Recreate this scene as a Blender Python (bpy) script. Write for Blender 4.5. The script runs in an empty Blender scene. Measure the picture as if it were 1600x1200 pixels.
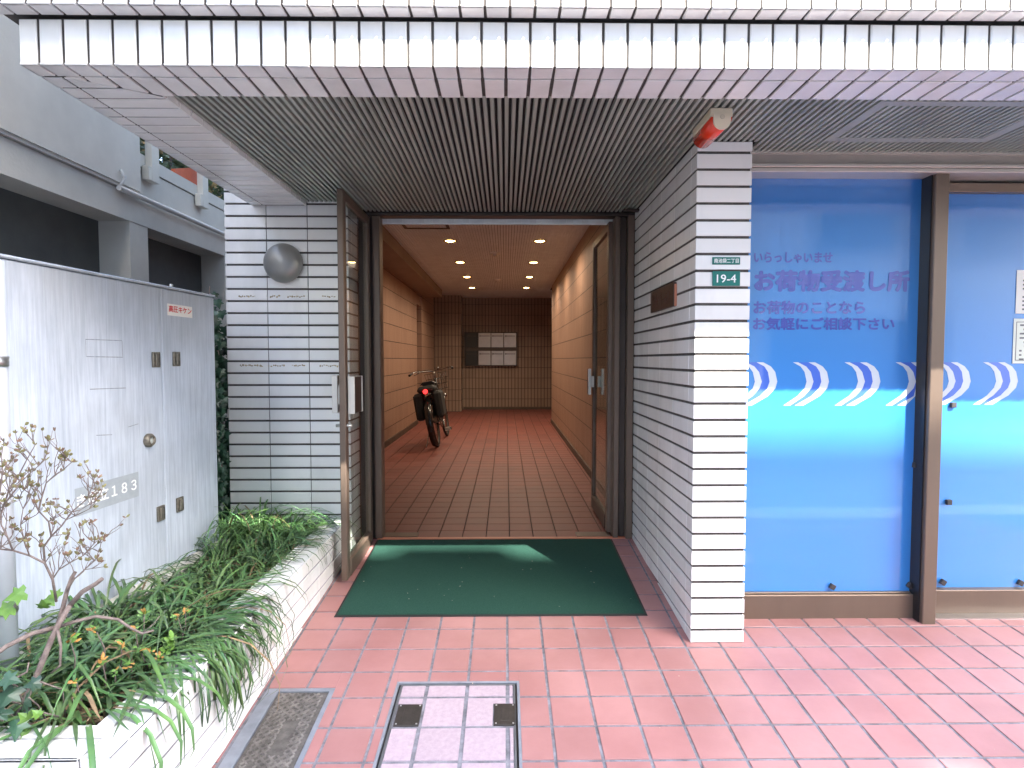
import bpy, math, random
from mathutils import Vector as V, Matrix
random.seed(7)
sc = bpy.context.scene
col = sc.collection

# ---------------------------------------------------------------- camera
F_PX = 890.0; CAMZ = 1.12
PITCH = math.atan(38/F_PX); YAW = math.atan(10/F_PX)
cam_d = bpy.data.cameras.new('camera'); cam = bpy.data.objects.new('camera', cam_d); col.objects.link(cam)
cam_d.sensor_width = 36; cam_d.lens = 36*F_PX/1600; cam_d.clip_start = .02; cam_d.clip_end = 500
cam.location = (0, 0, CAMZ); cam.rotation_euler = (math.radians(90)-PITCH, 0, -YAW)
sc.camera = cam
# ---------------------------------------------------------------- light
SUN = V((.65, -1.0, 1.213)).normalized()
world = bpy.data.worlds.new("World"); sc.world = world; world.use_nodes = True
wn = world.node_tree.nodes; wl = world.node_tree.links
sky = wn.new('ShaderNodeTexSky'); sky.sky_type = 'NISHITA'; sky.sun_disc = False
sky.dust_density = 3.6; sky.air_density = 1.0; sky.ozone_density = 1.0
sky.sun_elevation = math.asin(SUN.z); sky.sun_rotation = math.atan2(SUN.x, SUN.y)
bg = wn['Background']; bg.inputs['Strength'].default_value = .15
wl.new(sky.outputs[0], bg.inputs[0])
sl = bpy.data.lights.new('sun', 'SUN'); sl.energy = 2.3; sl.angle = math.radians(.55); sl.color = (1, .95, .87)
so = bpy.data.objects.new('sun', sl); col.objects.link(so)
so.rotation_euler = SUN.to_track_quat('Z', 'Y').to_euler(); so.location = (4, -6, 12)
sc.view_settings.view_transform = 'Standard'; sc.view_settings.look = 'None'
sc.view_settings.exposure = 3.28; sc.view_settings.gamma = 1
sc.view_settings.use_curve_mapping = False

# ---------------------------------------------------------------- helpers
def cam_axes():
    Fd = V((math.sin(YAW)*math.cos(PITCH), math.cos(YAW)*math.cos(PITCH), -math.sin(PITCH)))
    R = V((math.cos(YAW), -math.sin(YAW), 0)); return Fd, R, R.cross(Fd)
_F, _R, _U = cam_axes()
def at(u, v, y):
    "real-world point at depth y that a measured spot (u, v) of the photograph stands at"
    d = _F + _R*((u-800)/F_PX) - _U*((v-600)/F_PX); return V((0, 0, CAMZ)) + d*(y/d.y)
def ramp(y): return -.293 + .083*y if y < 3.53 else 0.0

def lin(c): return tuple(x for x in c)
MATS = {}
def mat(name, color=(.5, .5, .5), rough=.5, metal=0., var=.0, nscale=6., bump=0., bscale=60., coat=0., color2=None,
        stretch=(1, 1, 1), spec=.5, emit=None, estr=0., tint=True, coat_ior=1.5, ramp_=(.35, .65), trans=0., rvar=0.):
    if name in MATS: return MATS[name]
    m = bpy.data.materials.new(name); m.use_nodes = True; n = m.node_tree.nodes; l = m.node_tree.links
    b = n['Principled BSDF']; b.inputs['Roughness'].default_value = rough; b.inputs['Metallic'].default_value = metal
    b.inputs['Specular IOR Level'].default_value = spec
    b.inputs['Coat Weight'].default_value = coat; b.inputs['Coat Roughness'].default_value = .03; b.inputs['Coat IOR'].default_value = coat_ior
    tc = n.new('ShaderNodeTexCoord'); mp = n.new('ShaderNodeMapping'); mp.inputs['Scale'].default_value = stretch
    l.new(tc.outputs['Object'], mp.inputs[0])
    nz = n.new('ShaderNodeTexNoise'); nz.inputs['Scale'].default_value = nscale; nz.inputs['Detail'].default_value = 6
    nz.inputs['Roughness'].default_value = .6
    l.new(mp.outputs[0], nz.inputs['Vector'])
    cr = n.new('ShaderNodeValToRGB'); cr.color_ramp.elements[0].position = ramp_[0]; cr.color_ramp.elements[1].position = ramp_[1]
    c2 = color2 if color2 else tuple(c*(1-var) for c in color)
    cr.color_ramp.elements[0].color = (*c2, 1); cr.color_ramp.elements[1].color = (*color, 1)
    l.new(nz.outputs[0], cr.inputs[0]); out = cr.outputs[0]
    if tint:
        a = n.new('ShaderNodeAttribute'); a.attribute_name = 'tint'
        mx = n.new('ShaderNodeVectorMath'); mx.operation = 'MULTIPLY'
        l.new(out, mx.inputs[0]); l.new(a.outputs['Color'], mx.inputs[1]); out = mx.outputs[0]
    l.new(out, b.inputs['Base Color'])
    if rvar:
        mr = n.new('ShaderNodeMapRange'); mr.inputs[3].default_value = max(0, rough-rvar); mr.inputs[4].default_value = rough+rvar
        l.new(nz.outputs[0], mr.inputs[0]); l.new(mr.outputs[0], b.inputs['Roughness'])
    if bump:
        n2 = n.new('ShaderNodeTexNoise'); n2.inputs['Scale'].default_value = bscale; n2.inputs['Detail'].default_value = 4
        l.new(mp.outputs[0], n2.inputs['Vector'])
        bp = n.new('ShaderNodeBump'); bp.inputs['Strength'].default_value = bump; bp.inputs['Distance'].default_value = .002
        l.new(n2.outputs[0], bp.inputs['Height']); l.new(bp.outputs[0], b.inputs['Normal'])
    if emit: b.inputs['Emission Color'].default_value = (*emit, 1); b.inputs['Emission Strength'].default_value = estr
    if trans: b.inputs['Transmission Weight'].default_value = trans
    MATS[name] = m; return m

def glass_mat(name, tintc, ior=1.5, rough=0.0):
    m = bpy.data.materials.new(name); m.use_nodes = True; n = m.node_tree.nodes; l = m.node_tree.links
    for x in list(n): n.remove(x)
    o = n.new('ShaderNodeOutputMaterial'); t = n.new('ShaderNodeBsdfTransparent'); t.inputs[0].default_value = (*tintc, 1)
    g = n.new('ShaderNodeBsdfGlossy'); g.inputs['Roughness'].default_value = rough
    fr = n.new('ShaderNodeFresnel'); fr.inputs[0].default_value = ior; mx = n.new('ShaderNodeMixShader')
    ge = n.new('ShaderNodeNewGeometry'); su = n.new('ShaderNodeMath'); su.operation = 'SUBTRACT'; su.inputs[0].default_value = 1; l.new(ge.outputs['Backfacing'], su.inputs[1])
    mu = n.new('ShaderNodeMath'); mu.operation = 'MULTIPLY'; l.new(fr.outputs[0], mu.inputs[0]); l.new(su.outputs[0], mu.inputs[1]); l.new(mu.outputs[0], mx.inputs[0]); l.new(t.outputs[0], mx.inputs[1]); l.new(g.outputs[0], mx.inputs[2]); l.new(mx.outputs[0], o.inputs[0])
    MATS[name] = m; return m

def wpos(o):
    return o.get('_w', (0, 0, 0)) if o else (0, 0, 0)
class MB:
    def __init__(s): s.v = []; s.f = []; s.t = []; s.m = []; s.mi = 0; s.smooth = False; s.sm = []
    def face(s, idx, tint=1.): s.f.append(idx); s.t.append(tint); s.m.append(s.mi); s.sm.append(s.smooth)
    def box(s, x0, x1, y0, y1, z0, z1, tint=1., M=None):
        b = len(s.v); P = [(x0, y0, z0), (x1, y0, z0), (x1, y1, z0), (x0, y1, z0), (x0, y0, z1), (x1, y0, z1), (x1, y1, z1), (x0, y1, z1)]
        if M: P = [tuple(M @ V(p)) for p in P]
        s.v += P
        for q in ((0, 3, 2, 1), (4, 5, 6, 7), (0, 1, 5, 4), (1, 2, 6, 5), (2, 3, 7, 6), (3, 0, 4, 7)): s.face([b+i for i in q], tint)
        return s
    def cbox(s, x0, x1, y0, y1, z0, z1, c=.004, tint=1., M=None):
        "box with chamfered edges"
        b = len(s.v); P = []
        cx, cy, cz = (x0+x1)/2, (y0+y1)/2, (z0+z1)/2; hx, hy, hz = (x1-x0)/2, (y1-y0)/2, (z1-z0)/2
        c = min(c, hx*.9, hy*.9, hz*.9); idx = {}
        for sx in (-1, 1):
            for sy in (-1, 1):
                for sz in (-1, 1):
                    for ax in range(3):
                        p = [sx*(hx-c), sy*(hy-c), sz*(hz-c)]; p[ax] = (sx*hx, sy*hy, sz*hz)[ax]
                        idx[(sx, sy, sz, ax)] = b+len(P); P.append((cx+p[0], cy+p[1], cz+p[2]))
        if M: P = [tuple(M @ V(p)) for p in P]
        s.v += P
        def k(sg, ax): return idx[(*sg, ax)]
        cyc = [(-1, -1), (1, -1), (1, 1), (-1, 1)]
        for ax in range(3):
            for d in (-1, 1):
                q = []
                for a, b2 in cyc:
                    sg = [0, 0, 0]; sg[ax] = d; sg[(ax+1) % 3] = a; sg[(ax+2) % 3] = b2; q.append(k(sg, ax))
                s.face(q if d > 0 else q[::-1], tint)
        for ax in range(3):   # edges parallel to ax
            a1, a2 = (ax+1) % 3, (ax+2) % 3
            for s1 in (-1, 1):
                for s2 in (-1, 1):
                    lo = [0, 0, 0]; lo[ax] = -1; lo[a1] = s1; lo[a2] = s2; hi = list(lo); hi[ax] = 1
                    q = [k(lo, a1), k(hi, a1), k(hi, a2), k(lo, a2)]; s.face(q if s1*s2 < 0 else q[::-1], tint)
        for sg in [(a, b2, c2) for a in (-1, 1) for b2 in (-1, 1) for c2 in (-1, 1)]:
            q = [k(sg, 0), k(sg, 1), k(sg, 2)]; s.face(q if sg[0]*sg[1]*sg[2] > 0 else q[::-1], tint)
        return s
    def quad(s, a, b, c, d, tint=1.):
        n = len(s.v); s.v += [tuple(a), tuple(b), tuple(c), tuple(d)]; s.face([n, n+1, n+2, n+3], tint); return s
    def poly(s, pts, tint=1.):
        n = len(s.v); s.v += [tuple(p) for p in pts]; s.face(list(range(n, n+len(pts))), tint); return s
    def tile(s, pts2, O, eu, ev, h, ch=.0015, tint=1.):
        "a raised tile: 2D convex outline (ccw in eu, ev) lifted by h along eu x ev, with a chamfered rim"
        n = eu.cross(ev); k = len(pts2)
        cx = sum(p[0] for p in pts2)/k; cy = sum(p[1] for p in pts2)/k
        ins = []
        for i in range(k):
            p0, p1, p2 = V(pts2[i-1]), V(pts2[i]), V(pts2[(i+1) % k])
            d1 = (p1-p0); d2 = (p2-p1)
            if d1.length < 1e-6 or d2.length < 1e-6: ins.append(p1); continue
            d1.normalize(); d2.normalize(); n1 = V((-d1.y, d1.x)); n2 = V((-d2.y, d2.x)); bi = n1+n2
            den = 1+n1.dot(n2); ins.append(p1+bi*(ch/max(den, .25)))
        b = len(s.v)
        for (ring, hh) in ((pts2, 0), (pts2, h-ch), (ins, h)):
            for p in ring: s.v.append(tuple(O+eu*p[0]+ev*p[1]+n*hh))
        for r in (0, 1):
            for i in range(k):
                j = (i+1) % k; s.face([b+r*k+i, b+r*k+j, b+(r+1)*k+j, b+(r+1)*k+i], tint)
        s.face([b+2*k+i for i in range(k)], tint); return s
    def tube(s, pts, rad, n=8, cap=True, tint=1.):
        pts = [V(p) for p in pts]; b = len(s.v); R = rad if hasattr(rad, '__len__') else [rad]*len(pts)
        up = V((0, 0, 1)); prev = None
        for i, p in enumerate(pts):
            d = (pts[min(i+1, len(pts)-1)]-pts[max(i-1, 0)]).normalized()
            if prev is None:
                a = d.cross(up) if abs(d.z) < .95 else d.cross(V((1, 0, 0)))
            else: a = prev - d*prev.dot(d)
            a.normalize(); prev = a; c = d.cross(a)
            for k in range(n):
                t = 2*math.pi*k/n; s.v.append(tuple(p+(a*math.cos(t)+c*math.sin(t))*R[i]))
        o = s.smooth; s.smooth = True
        for i in range(len(pts)-1):
            for k in range(n):
                j = (k+1) % n; s.face([b+i*n+k, b+(i+1)*n+k, b+(i+1)*n+j, b+i*n+j][::-1], tint)
        s.smooth = o
        if cap:
            s.face([b+k for k in range(n)][::-1], tint); s.face([b+(len(pts)-1)*n+k for k in range(n)], tint)
        return s
    def lathe(s, prof, O, ax, n=24, tint=1.):
        "profile [(r, h)] turned about axis ax through O"
        ax = V(ax).normalized(); a = ax.orthogonal().normalized(); c = ax.cross(a); b = len(s.v); O = V(O)
        for r, h in prof:
            for k in range(n):
                t = 2*math.pi*k/n; s.v.append(tuple(O+ax*h+(a*math.cos(t)+c*math.sin(t))*r))
        o = s.smooth; s.smooth = True
        for i in range(len(prof)-1):
            for k in range(n):
                j = (k+1) % n; s.face([b+i*n+k, b+i*n+j, b+(i+1)*n+j, b+(i+1)*n+k], tint)
        s.smooth = o; return s
    def extr(s, pts2, O, eu, ev, h, tint=1.):
        "flat outline with thickness h (both caps)"
        n = eu.cross(ev); b = len(s.v); k = len(pts2)
        for hh in (0, h):
            for p in pts2: s.v.append(tuple(O+eu*p[0]+ev*p[1]+n*hh))
        s.face([b+i for i in range(k)][::-1], tint); s.face([b+k+i for i in range(k)], tint)
        for i in range(k):
            j = (i+1) % k; s.face([b+i, b+j, b+k+j, b+k+i], tint)
        return s
    def build(s, name, mats, parent=None, local=False):
        me = bpy.data.meshes.new(name); me.from_pydata(s.v, [], s.f)
        if not isinstance(mats, (list, tuple)): mats = [mats]
        for m in mats: me.materials.append(m)
        me.polygons.foreach_set('material_index', s.m); me.polygons.foreach_set('use_smooth', s.sm)
        at_ = me.color_attributes.new('tint', 'FLOAT_COLOR', 'CORNER'); buf = []
        for f, t in zip(s.f, s.t):
            c = t if hasattr(t, '__len__') else (t, t, t)
            buf += [c[0], c[1], c[2], 1.]*len(f)
        at_.data.foreach_set('color', buf); me.update()
        o = bpy.data.objects.new(name, me); col.objects.link(o)
        if parent:
            o.parent = parent
            if not local:
                w = wpos(parent); o.location = (-w[0], -w[1], -w[2]); o['_w'] = (0, 0, 0)
        return o
def tag(o, label=None, cat=None, group=None, kind=None):
    if label: o['label'] = label
    if cat: o['category'] = cat
    if group: o['group'] = group
    if kind: o['kind'] = kind
    return o
def thing(name, label, cat, loc=(0, 0, 0), group=None):
    o = bpy.data.objects.new(name, None); col.objects.link(o); o.location = loc; o['_w'] = tuple(loc); o.empty_display_size = .1
    return tag(o, label, cat, group)
def copy_tree(o, parent=None):
    c = o.copy(); col.objects.link(c)
    if parent: c.parent = parent
    for ch in list(o.children): copy_tree(ch, c)
    return c
def text_part(name, body, O, eu, ev, w, h, m, parent, ext=.0006, bold=0., local=False, tint=1.):
    "lettering as a thin mesh filling a w x h box whose lower left corner is O"
    c = bpy.data.curves.new('txt', 'FONT'); c.body = body; c.resolution_u = 3
    o = bpy.data.objects.new('txt', c); col.objects.link(o); bpy.context.view_layer.update()
    me = bpy.data.meshes.new_from_object(o.evaluated_get(bpy.context.evaluated_depsgraph_get()))
    bpy.data.objects.remove(o); bpy.data.curves.remove(c)
    xs = [v.co.x for v in me.vertices]; ys = [v.co.y for v in me.vertices]
    x0, x1, y0, y1 = min(xs), max(xs), min(ys), max(ys); n = eu.cross(ev); mb = MB(); bw = bold*h
    shifts = [(0, 0)] if not bold else [(0, 0), (bw, 0), (-bw, 0), (0, bw), (0, -bw), (bw*.7, bw*.7), (-bw*.7, -bw*.7), (bw*.7, -bw*.7), (-bw*.7, bw*.7)]
    for q, (sx, sy) in enumerate(shifts):      # heavier strokes: the same outline a hair apart, sheet on sheet
        b0 = len(mb.v)
        for v in me.vertices:
            mb.v.append(tuple(O+eu*(bw+(v.co.x-x0)/(x1-x0)*(w-2*bw)+sx)+ev*(bw+(v.co.y-y0)/(y1-y0)*(h-2*bw)+sy)+n*(ext+q*.00012)))
        for p in me.polygons: mb.face([b0+i for i in p.vertices], tint)
    bpy.data.meshes.remove(me)
    return mb.build(name, m, parent, local)
X, Y, Z = V((1, 0, 0)), V((0, 1, 0)), V((0, 0, 1))
def rt(a=.05): return 1-random.random()*a
def wt(a=.05):
    a *= 1.6
    "white tile tint: slight warm / cool differences between tiles"
    t = 1-random.random()*a; w = random.uniform(-.012, .012); return (t+w, t, t-w)

# ---------------------------------------------------------------- materials
M_tile = mat('white_glazed_tile', (.82, .82, .80), .22, color2=(.72, .72, .695), ramp_=(.30, .52), stretch=(1, 1, .35), nscale=5, bump=.12, bscale=35, rvar=.08)
M_grout = mat('dark_grout', (.085, .075, .068), .9, var=.4, nscale=30)
M_grout_l = mat('pale_grout', (.42, .42, .41), .9, var=.3, nscale=30)
M_floor = mat('red_floor_tile', (.40, .205, .198), .42, color2=(.315, .15, .145), nscale=2.6, bump=.2, bscale=90, rvar=.1)
M_fgrout = mat('grey_floor_grout', (.24, .245, .28), .9, var=.55, nscale=25, bump=.5, bscale=120)
M_ingrout = mat('inner_floor_grout', (.10, .06, .05), .9, var=.4, nscale=25)
M_bronze = mat('bronze_anodised_metal', (.17, .125, .095), .38, .35, var=.15, nscale=4, stretch=(1, 1, .2))
M_bronze_d = mat('dark_bronze_metal', (.07, .055, .045), .4, .3, var=.2)
M_steel = mat('satin_steel', (.55, .55, .53), .3, .9, var=.1)
M_louvre = mat('grey_louvre_metal', (.44, .47, .415), .42, .25, var=.25, nscale=7, stretch=(1, .15, 1))
M_dark = mat('black_void', (.012, .012, .012), .8)
M_conc = mat('grey_concrete', (.66, .65, .60), .85, color2=(.56, .55, .51), nscale=2.2, bump=.6, bscale=55)
M_concd = mat('dark_grey_panel', (.10, .11, .11), .6, var=.3, nscale=3, bump=.2)
M_asph = mat('asphalt', (.055, .055, .058), .9, var=.4, nscale=60, bump=.8, bscale=150)
M_white = mat('white_paint', (.8, .8, .78), .5, var=.1)
M_soil = mat('dark_soil', (.045, .032, .022), .95, color2=(.1, .075, .05), nscale=40, bump=1., bscale=60)
M_glass = glass_mat('door_glass', (.88, .90, .88), 1.55)
M_black = mat('black_plastic', (.015, .015, .016), .35)

# ---------------------------------------------------------------- ground
g = MB(); g.box(-40, 40, -40, 60, -.60, -.40); tag(g.build('ground', M_asph), kind='structure')
g = MB(); g.box(-30, 30, -4.4, .12, -.40, -.30); tag(g.build('road', mat('pale_worn_asphalt', (.30, .30, .30), .9, var=.25, nscale=40, bump=.8, bscale=150)), kind='structure')
g = MB(); g.box(-30, 30, -.06, .09, -.3, -.296); g.box(-30, 30, -3.62, -3.5, -.3, -.296)
tag(g.build('road_markings', M_white), kind='structure')
g = MB(); g.box(-30, 30, -7, -4.4, -.4, -.22); tag(g.build('pavement', mat('pale_pavement', (.35, .34, .33), .85, var=.2, nscale=8, bump=.4)), kind='structure')
# sloping tiled forecourt: mortar bed and individual red tiles
FP = .1515; FX0 = -.145; FY0 = 2.505
drain = (-.896, -.642, 1.30, 2.108); mh = (-.416, .052, 1.69, 2.142)
g = MB(); EV = V((0, 1, .083)).normalized()
def fr(x0, x1, y0, y1, dz):   # sloping slab piece
    b = len(g.v)
    for (x, y) in ((x0, y0), (x1, y0), (x1, y1), (x0, y1)): g.v.append((x, y, ramp(y)+dz) if y < 3.53 else (x, y, 0+dz))
    g.face([b, b+1, b+2, b+3])
g.mi = 0
for (a, b_, c_, d_) in ((-6, drain[0], .12, 3.5295), (drain[0], drain[1], .12, drain[2]), (drain[0], drain[1], drain[3], 3.5295),
                        (drain[1], mh[0], .12, 3.5295), (mh[0], mh[1], .12, mh[2]), (mh[0], mh[1], mh[3], 3.5295), (mh[1], 9, .12, 3.5295)):
    fr(a, b_, c_, d_, -.0025)
g.mi = 1
def clip_rects(x0, x1, y0, y1, hole):
    hx0, hx1, hy0, hy1 = hole
    if x1 <= hx0 or x0 >= hx1 or y1 <= hy0 or y0 >= hy1: return [(x0, x1, y0, y1)]
    r = []
    if x0 < hx0: r.append((x0, hx0, y0, y1))
    if x1 > hx1: r.append((hx1, x1, y0, y1))
    a, b_ = max(x0, hx0), min(x1, hx1)
    if y0 < hy0: r.append((a, b_, y0, hy0))
    if y1 > hy1: r.append((a, b_, hy1, y1))
    return [q for q in r if q[1]-q[0] > .006 and q[3]-q[2] > .006]
gj = .0052
for i in range(-6, 28):
    for j in range(-15, 8):
        x0 = FX0+i*FP+gj; x1 = FX0+(i+1)*FP-gj; y0 = FY0+j*FP+gj; y1 = FY0+(j+1)*FP-gj
        if y0 < .13: continue
        y1 = min(y1, 3.525)
        if y1-y0 < .01: continue
        x0 = max(x0, -.93); tnt = rt(.09); k = random.uniform(-.03, .03); tn = (tnt, tnt*(1+k), tnt*(1+k))
        rs = []
        for r in clip_rects(x0, x1, y0, y1, drain): rs += clip_rects(*r, mh)
        dz = random.uniform(-.0004, .0004)
        for (a, b_, c_, d_) in rs:
            g.tile([(a, c_), (b_, c_), (b_, d_), (a, d_)], V((0, 0, -.293+dz-.0025)), X, V((0, 1, .083)), .0035, .0012, tn)
tag(g.build('forecourt_floor', [M_fgrout, M_floor]), kind='structure')
# corridor floor
g = MB(); g.quad((-1.6, 3.53, -.004), (2.4, 3.53, -.004), (2.4, 12.9, -.004), (-1.6, 12.9, -.004)); g.mi = 1
M_floor_in = mat('red_corridor_tile', (.26, .082, .060), .55, color2=(.20, .06, .045), nscale=2.5, bump=.2, bscale=90, rvar=.08)
for i in range(-10, 18):
    for j in range(0, 62):
        x0 = FX0+.02+i*.15+.003; x1 = x0+.144; y0 = 3.545+j*.15+.003; y1 = y0+.144
        if x0 < -1.6 and x1 < -1.55: continue
        tnt = rt(.12); g.tile([(x0, y0), (x1, y0), (x1, y1), (x0, y1)], V((0, 0, -.004)), X, Y, .004, .0012, (tnt, tnt*rt(.04), tnt*rt(.04)))
tag(g.build('corridor_floor', [M_ingrout, M_floor_in]), kind='structure')
g = MB(); g.box(-.80, .79, 3.515, 3.548, -.05, .004); tag(g.build('door_threshold', mat('orange_threshold', (.62, .22, .12), .5, var=.2)), 'thin orange threshold strip under the open entrance doors', 'threshold')

# ---------------------------------------------------------------- building of the entrance
B = thing('apartment_building', 'white tiled apartment building with a recessed entrance passage and canopy', 'building', (0, 3.5, 0))
CO = .0695
def course_wall(mb, O, eu, u0, u1, joints, z0, z1, zref, vj=.0012, hj=.0056, h=.006, course=CO):
    "tiled face in the plane O, eu, Z: courses counted down from zref, vertical joints at the given u"
    k0 = math.floor((z0-zref)/course)-1; k1 = math.ceil((z1-zref)/course)+1
    us = sorted([u0]+[u for u in joints if u0+.01 < u < u1-.01]+[u1])
    for k in range(k0, k1):
        a = max(z0, zref+k*course+hj); b = min(z1, zref+(k+1)*course-hj)
        if b-a < .008: continue
        for i in range(len(us)-1):
            x0 = us[i]+(vj if i else 0); x1 = us[i+1]-(vj if i < len(us)-2 else 0)
            j = random.uniform(-.0007, .0007)
            mb.tile([(x0, a), (x1, a), (x1, b), (x0, b)], O, eu, Z, h+j, .0016, wt(.06))
# pillar
PX0, PX1, PY0, PY1 = .792, 1.022, 2.385, 3.52
ZP = 1.977; ZT = 2.022
m = MB(); m.box(PX0+.006, PX1-.006, PY0+.006, PY1, -.2, ZT+.1); m.mi = 1
# clip the bottom along the sloping floor: tiles start a hair above it
course_wall(m, V((0, PY0+.006, 0)), X, PX0+.0005, PX1-.0005, [], ramp(PY0)+.003, ZT-.002, ZP)
course_wall(m, V((PX1-.006, 0, 0)), Y, PY0, PY0+.3, [PY0+.07], ramp(PY0)+.003, ZT-.002, ZP)
# side wall face towards -X, courses cut by the ramp
k0 = -31
for k in range(k0, 2):
    a = ZP+k*CO+.0056; b = min(ZP+(k+1)*CO-.0056, ZT-.002)
    us = [PY0]+[PY0+.072+.232*q for q in range(0, 5)]+[PY1]
    for i in range(len(us)-1):
        y0 = us[i]+(.001 if i else 0); y1 = us[i+1]-.001
        za, zb = max(a, ramp(y0)+.003), max(a, ramp(y1)+.003)
        if b-za < .004: continue
        if b-zb < .003: zb = b-.003
        # eu = -Y so that the normal points to -X
        m.tile([(-y1, zb), (-y0, za), (-y0, b), (-y1, b)], V((PX0+.006, 0, 0)), -Y, Z, .006+random.uniform(-.0006, .0006), .0016, wt(.06))
m.build('pillar', [M_grout, M_tile], B)
# left front wall and its return
LY = 3.32; LX0, LX1 = -1.612, -.905
m = MB(); m.box(LX0+.006, LX1-.006, LY+.006, 3.62, -.3, 2.6); m.mi = 1
ZL = 2.012; CL = .0693
course_wall(m, V((0, LY+.006, 0)), X, LX0, LX1, [LX1-.2345, LX1-.469], -.05, 2.59, ZL, vj=.0022, course=CL)
course_wall(m, V((LX1-.006, 0, 0)), Y, LY, 3.52, [LY+.07], -.02, ZT-.002, ZL, course=CL)
# glue traces of removed letters
m.mi = 2
for (zz, spans) in ((1.485, ((-1.54, -1.45), (-1.36, -1.30), (-1.26, -1.16), (-1.06, -.99))), (1.085, ((-1.54, -1.41), (-1.38, -1.29), (-1.24, -1.16), (-1.08, -.95)))):
    for a, b_ in spans:
        x = a
        while x < b_:
            w = random.uniform(.006, .016); h2 = random.uniform(.002, .007); z2 = zz+random.uniform(-.004, .004)
            m.poly([(x, LY-.0012, z2-h2*.6), (x+w*.6, LY-.0012, z2-h2), (x+w, LY-.0012, z2), (x+w*.5, LY-.0012, z2+h2), (x+.001, LY-.0012, z2+h2*.5)], random.uniform(.6, 1.1)); x += w*random.uniform(.7, 1.3)
m.build('wall', [M_grout, M_tile, mat('old_glue', (.50, .40, .24), .8, var=.4, nscale=120)], B)

# canopy
CY = 1.756; CZ = 2.0; CX0 = -1.45; SP = .0735
m = MB()
m.box(CX0+.006, 8, CY+.006, 1.957, CZ+.006, 2.138)
m.box(CX0+.006, -1.147, 1.957, LY, CZ+.0035, 2.138)
m.box(-1.50, 8, 1.706, 3.2, 2.150, 2.9)
m.mi = 1
nx = int((8-CX0)/SP)
x = CX0
first = True; k = 0
joff = CX0+.055
xs = [CX0]+[joff+SP*i for i in range(0, int((7-joff)/SP))]
for i in range(len(xs)-1):
    a = xs[i]+.0042; b_ = xs[i+1]-.0042
    if i == 0: a = xs[0]
    t = wt(.07)
    m.tile([(a, CZ), (b_, CZ), (b_, 2.134), (a, 2.134)], V((0, CY+.006, 0)), X, Z, .006, .003, t)
    # lip below: normal -Z  (eu = X, ev = -Y)
    m.tile([(a, -1.826), (b_, -1.826), (b_, -CY), (a, -CY)], V((0, 0, CZ+.006)), X, -Y, .006, .002, t)
# soffit tiles with the mitre on the left (outer corner (-1.375, 1.832), inner (-1.147, 1.957))
def clip(poly, a, b, c):
    out = []
    for i in range(len(poly)):
        p, q = poly[i], poly[(i+1) % len(poly)]; dp = a*p[0]+b*p[1]+c; dq = a*q[0]+b*q[1]+c
        if dp >= 0: out.append(p)
        if (dp >= 0) != (dq >= 0):
            t = dp/(dp-dq); out.append((p[0]+(q[0]-p[0])*t, p[1]+(q[1]-p[1])*t))
    return out
mx0, my0, mx1, my1 = -1.385, 1.832, -1.147, 1.957
na, nb = -(my1-my0), (mx1-mx0); nc = -(na*mx0+nb*my0)      # > 0 beyond the diagonal (left strip side)
for i in range(0, len(xs)-1):
    a = xs[i]+.0042; b_ = xs[i+1]-.0042
    p = [(a+.0015, 1.835), (b_-.0015, 1.835), (b_-.0015, 1.957), (a+.0015, 1.957)]
    p = clip(p, -na, -nb, -nc-.0006)
    p = clip(p, 1, 0, -mx0)
    if len(p) >= 3:
        p2 = [(q[0], -q[1]) for q in p][::-1]
        m.tile(p2, V((0, 0, CZ+.006)), X, -Y, .006, .0015, wt(.06))
y = 1.832
while y < LY-.02:
    y1 = min(y+SP*1.0, LY)
    for (a, b_) in ((-1.385+.004, -1.120), (CX0+.002, -1.385-.004)):
        p = [(a, y+.0052), (b_, y+.0052), (b_, y1-.0052), (a, y1-.0052)]
        if a > -1.4: p = clip(p, na, nb, nc-.0006); 
        if a > -1.4 and y > 1.94: pass
        if len(p) >= 3:
            p2 = [(min(q[0], -1.147+(0)), -q[1]) for q in p][::-1]
            # drop repeated points
            p3 = [p2[i] for i in range(len(p2)) if (V(p2[i])-V(p2[i-1])).length > 1e-4]
            if len(p3) >= 3: m.tile(p3, V((0, 0, CZ+.0035)), X, -Y, .0035, .0010, wt(.06))
    y = y1
# left end face of the canopy and inner lips beside the louvre
yy = CY
while yy < LY:
    y1 = min(yy+SP, LY)
    m.tile([(-y1+.003, CZ), (-yy-.003, CZ), (-yy-.003, 2.134), (-y1+.003, 2.134)], V((CX0+.006, 0, 0)), -Y, Z, .006, .0015, wt(.06))
    m.box(-1.147, -1.141, yy+.002 if yy > 1.957 else 1.957, y1-.002 if y1 > 1.957 else 1.958, CZ, ZT+.01, rt(.1)); yy = y1
# upper projecting band
xo = -1.50-.03; UP = .0735; n = int(8.4/UP)
for i in range(n):
    a = xo+i*UP+.0042; b_ = xo+(i+1)*UP-.0042; t = wt(.07)
    m.tile([(a, -1.755), (b_, -1.755), (b_, -1.70), (a, -1.70)], V((0, 0, 2.150)), X, -Y, .006, .002, t)
    for q in range(0, 4):
        z0 = 2.144+q*.235; m.tile([(a, z0+(.004 if q else 0)), (b_, z0+(.004 if q else 0)), (b_, z0+.231), (a, z0+.231)], V((0, 1.706, 0)), X, Z, .006, .003, wt(.07))
m.build('canopy', [M_grout, M_tile], B)
# upper storeys above the canopy (out of the picture, they shade the street side)
m = MB(); m.box(-1.5, 8, 1.74, 3.6, 3.06, 9); m.box(-1.5, 8, 3.6, 13.5, 2.6, 9); m.build('upper_wall', mat('plain_white_tile', (.6, .6, .58), .5, var=.1), B)

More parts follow.
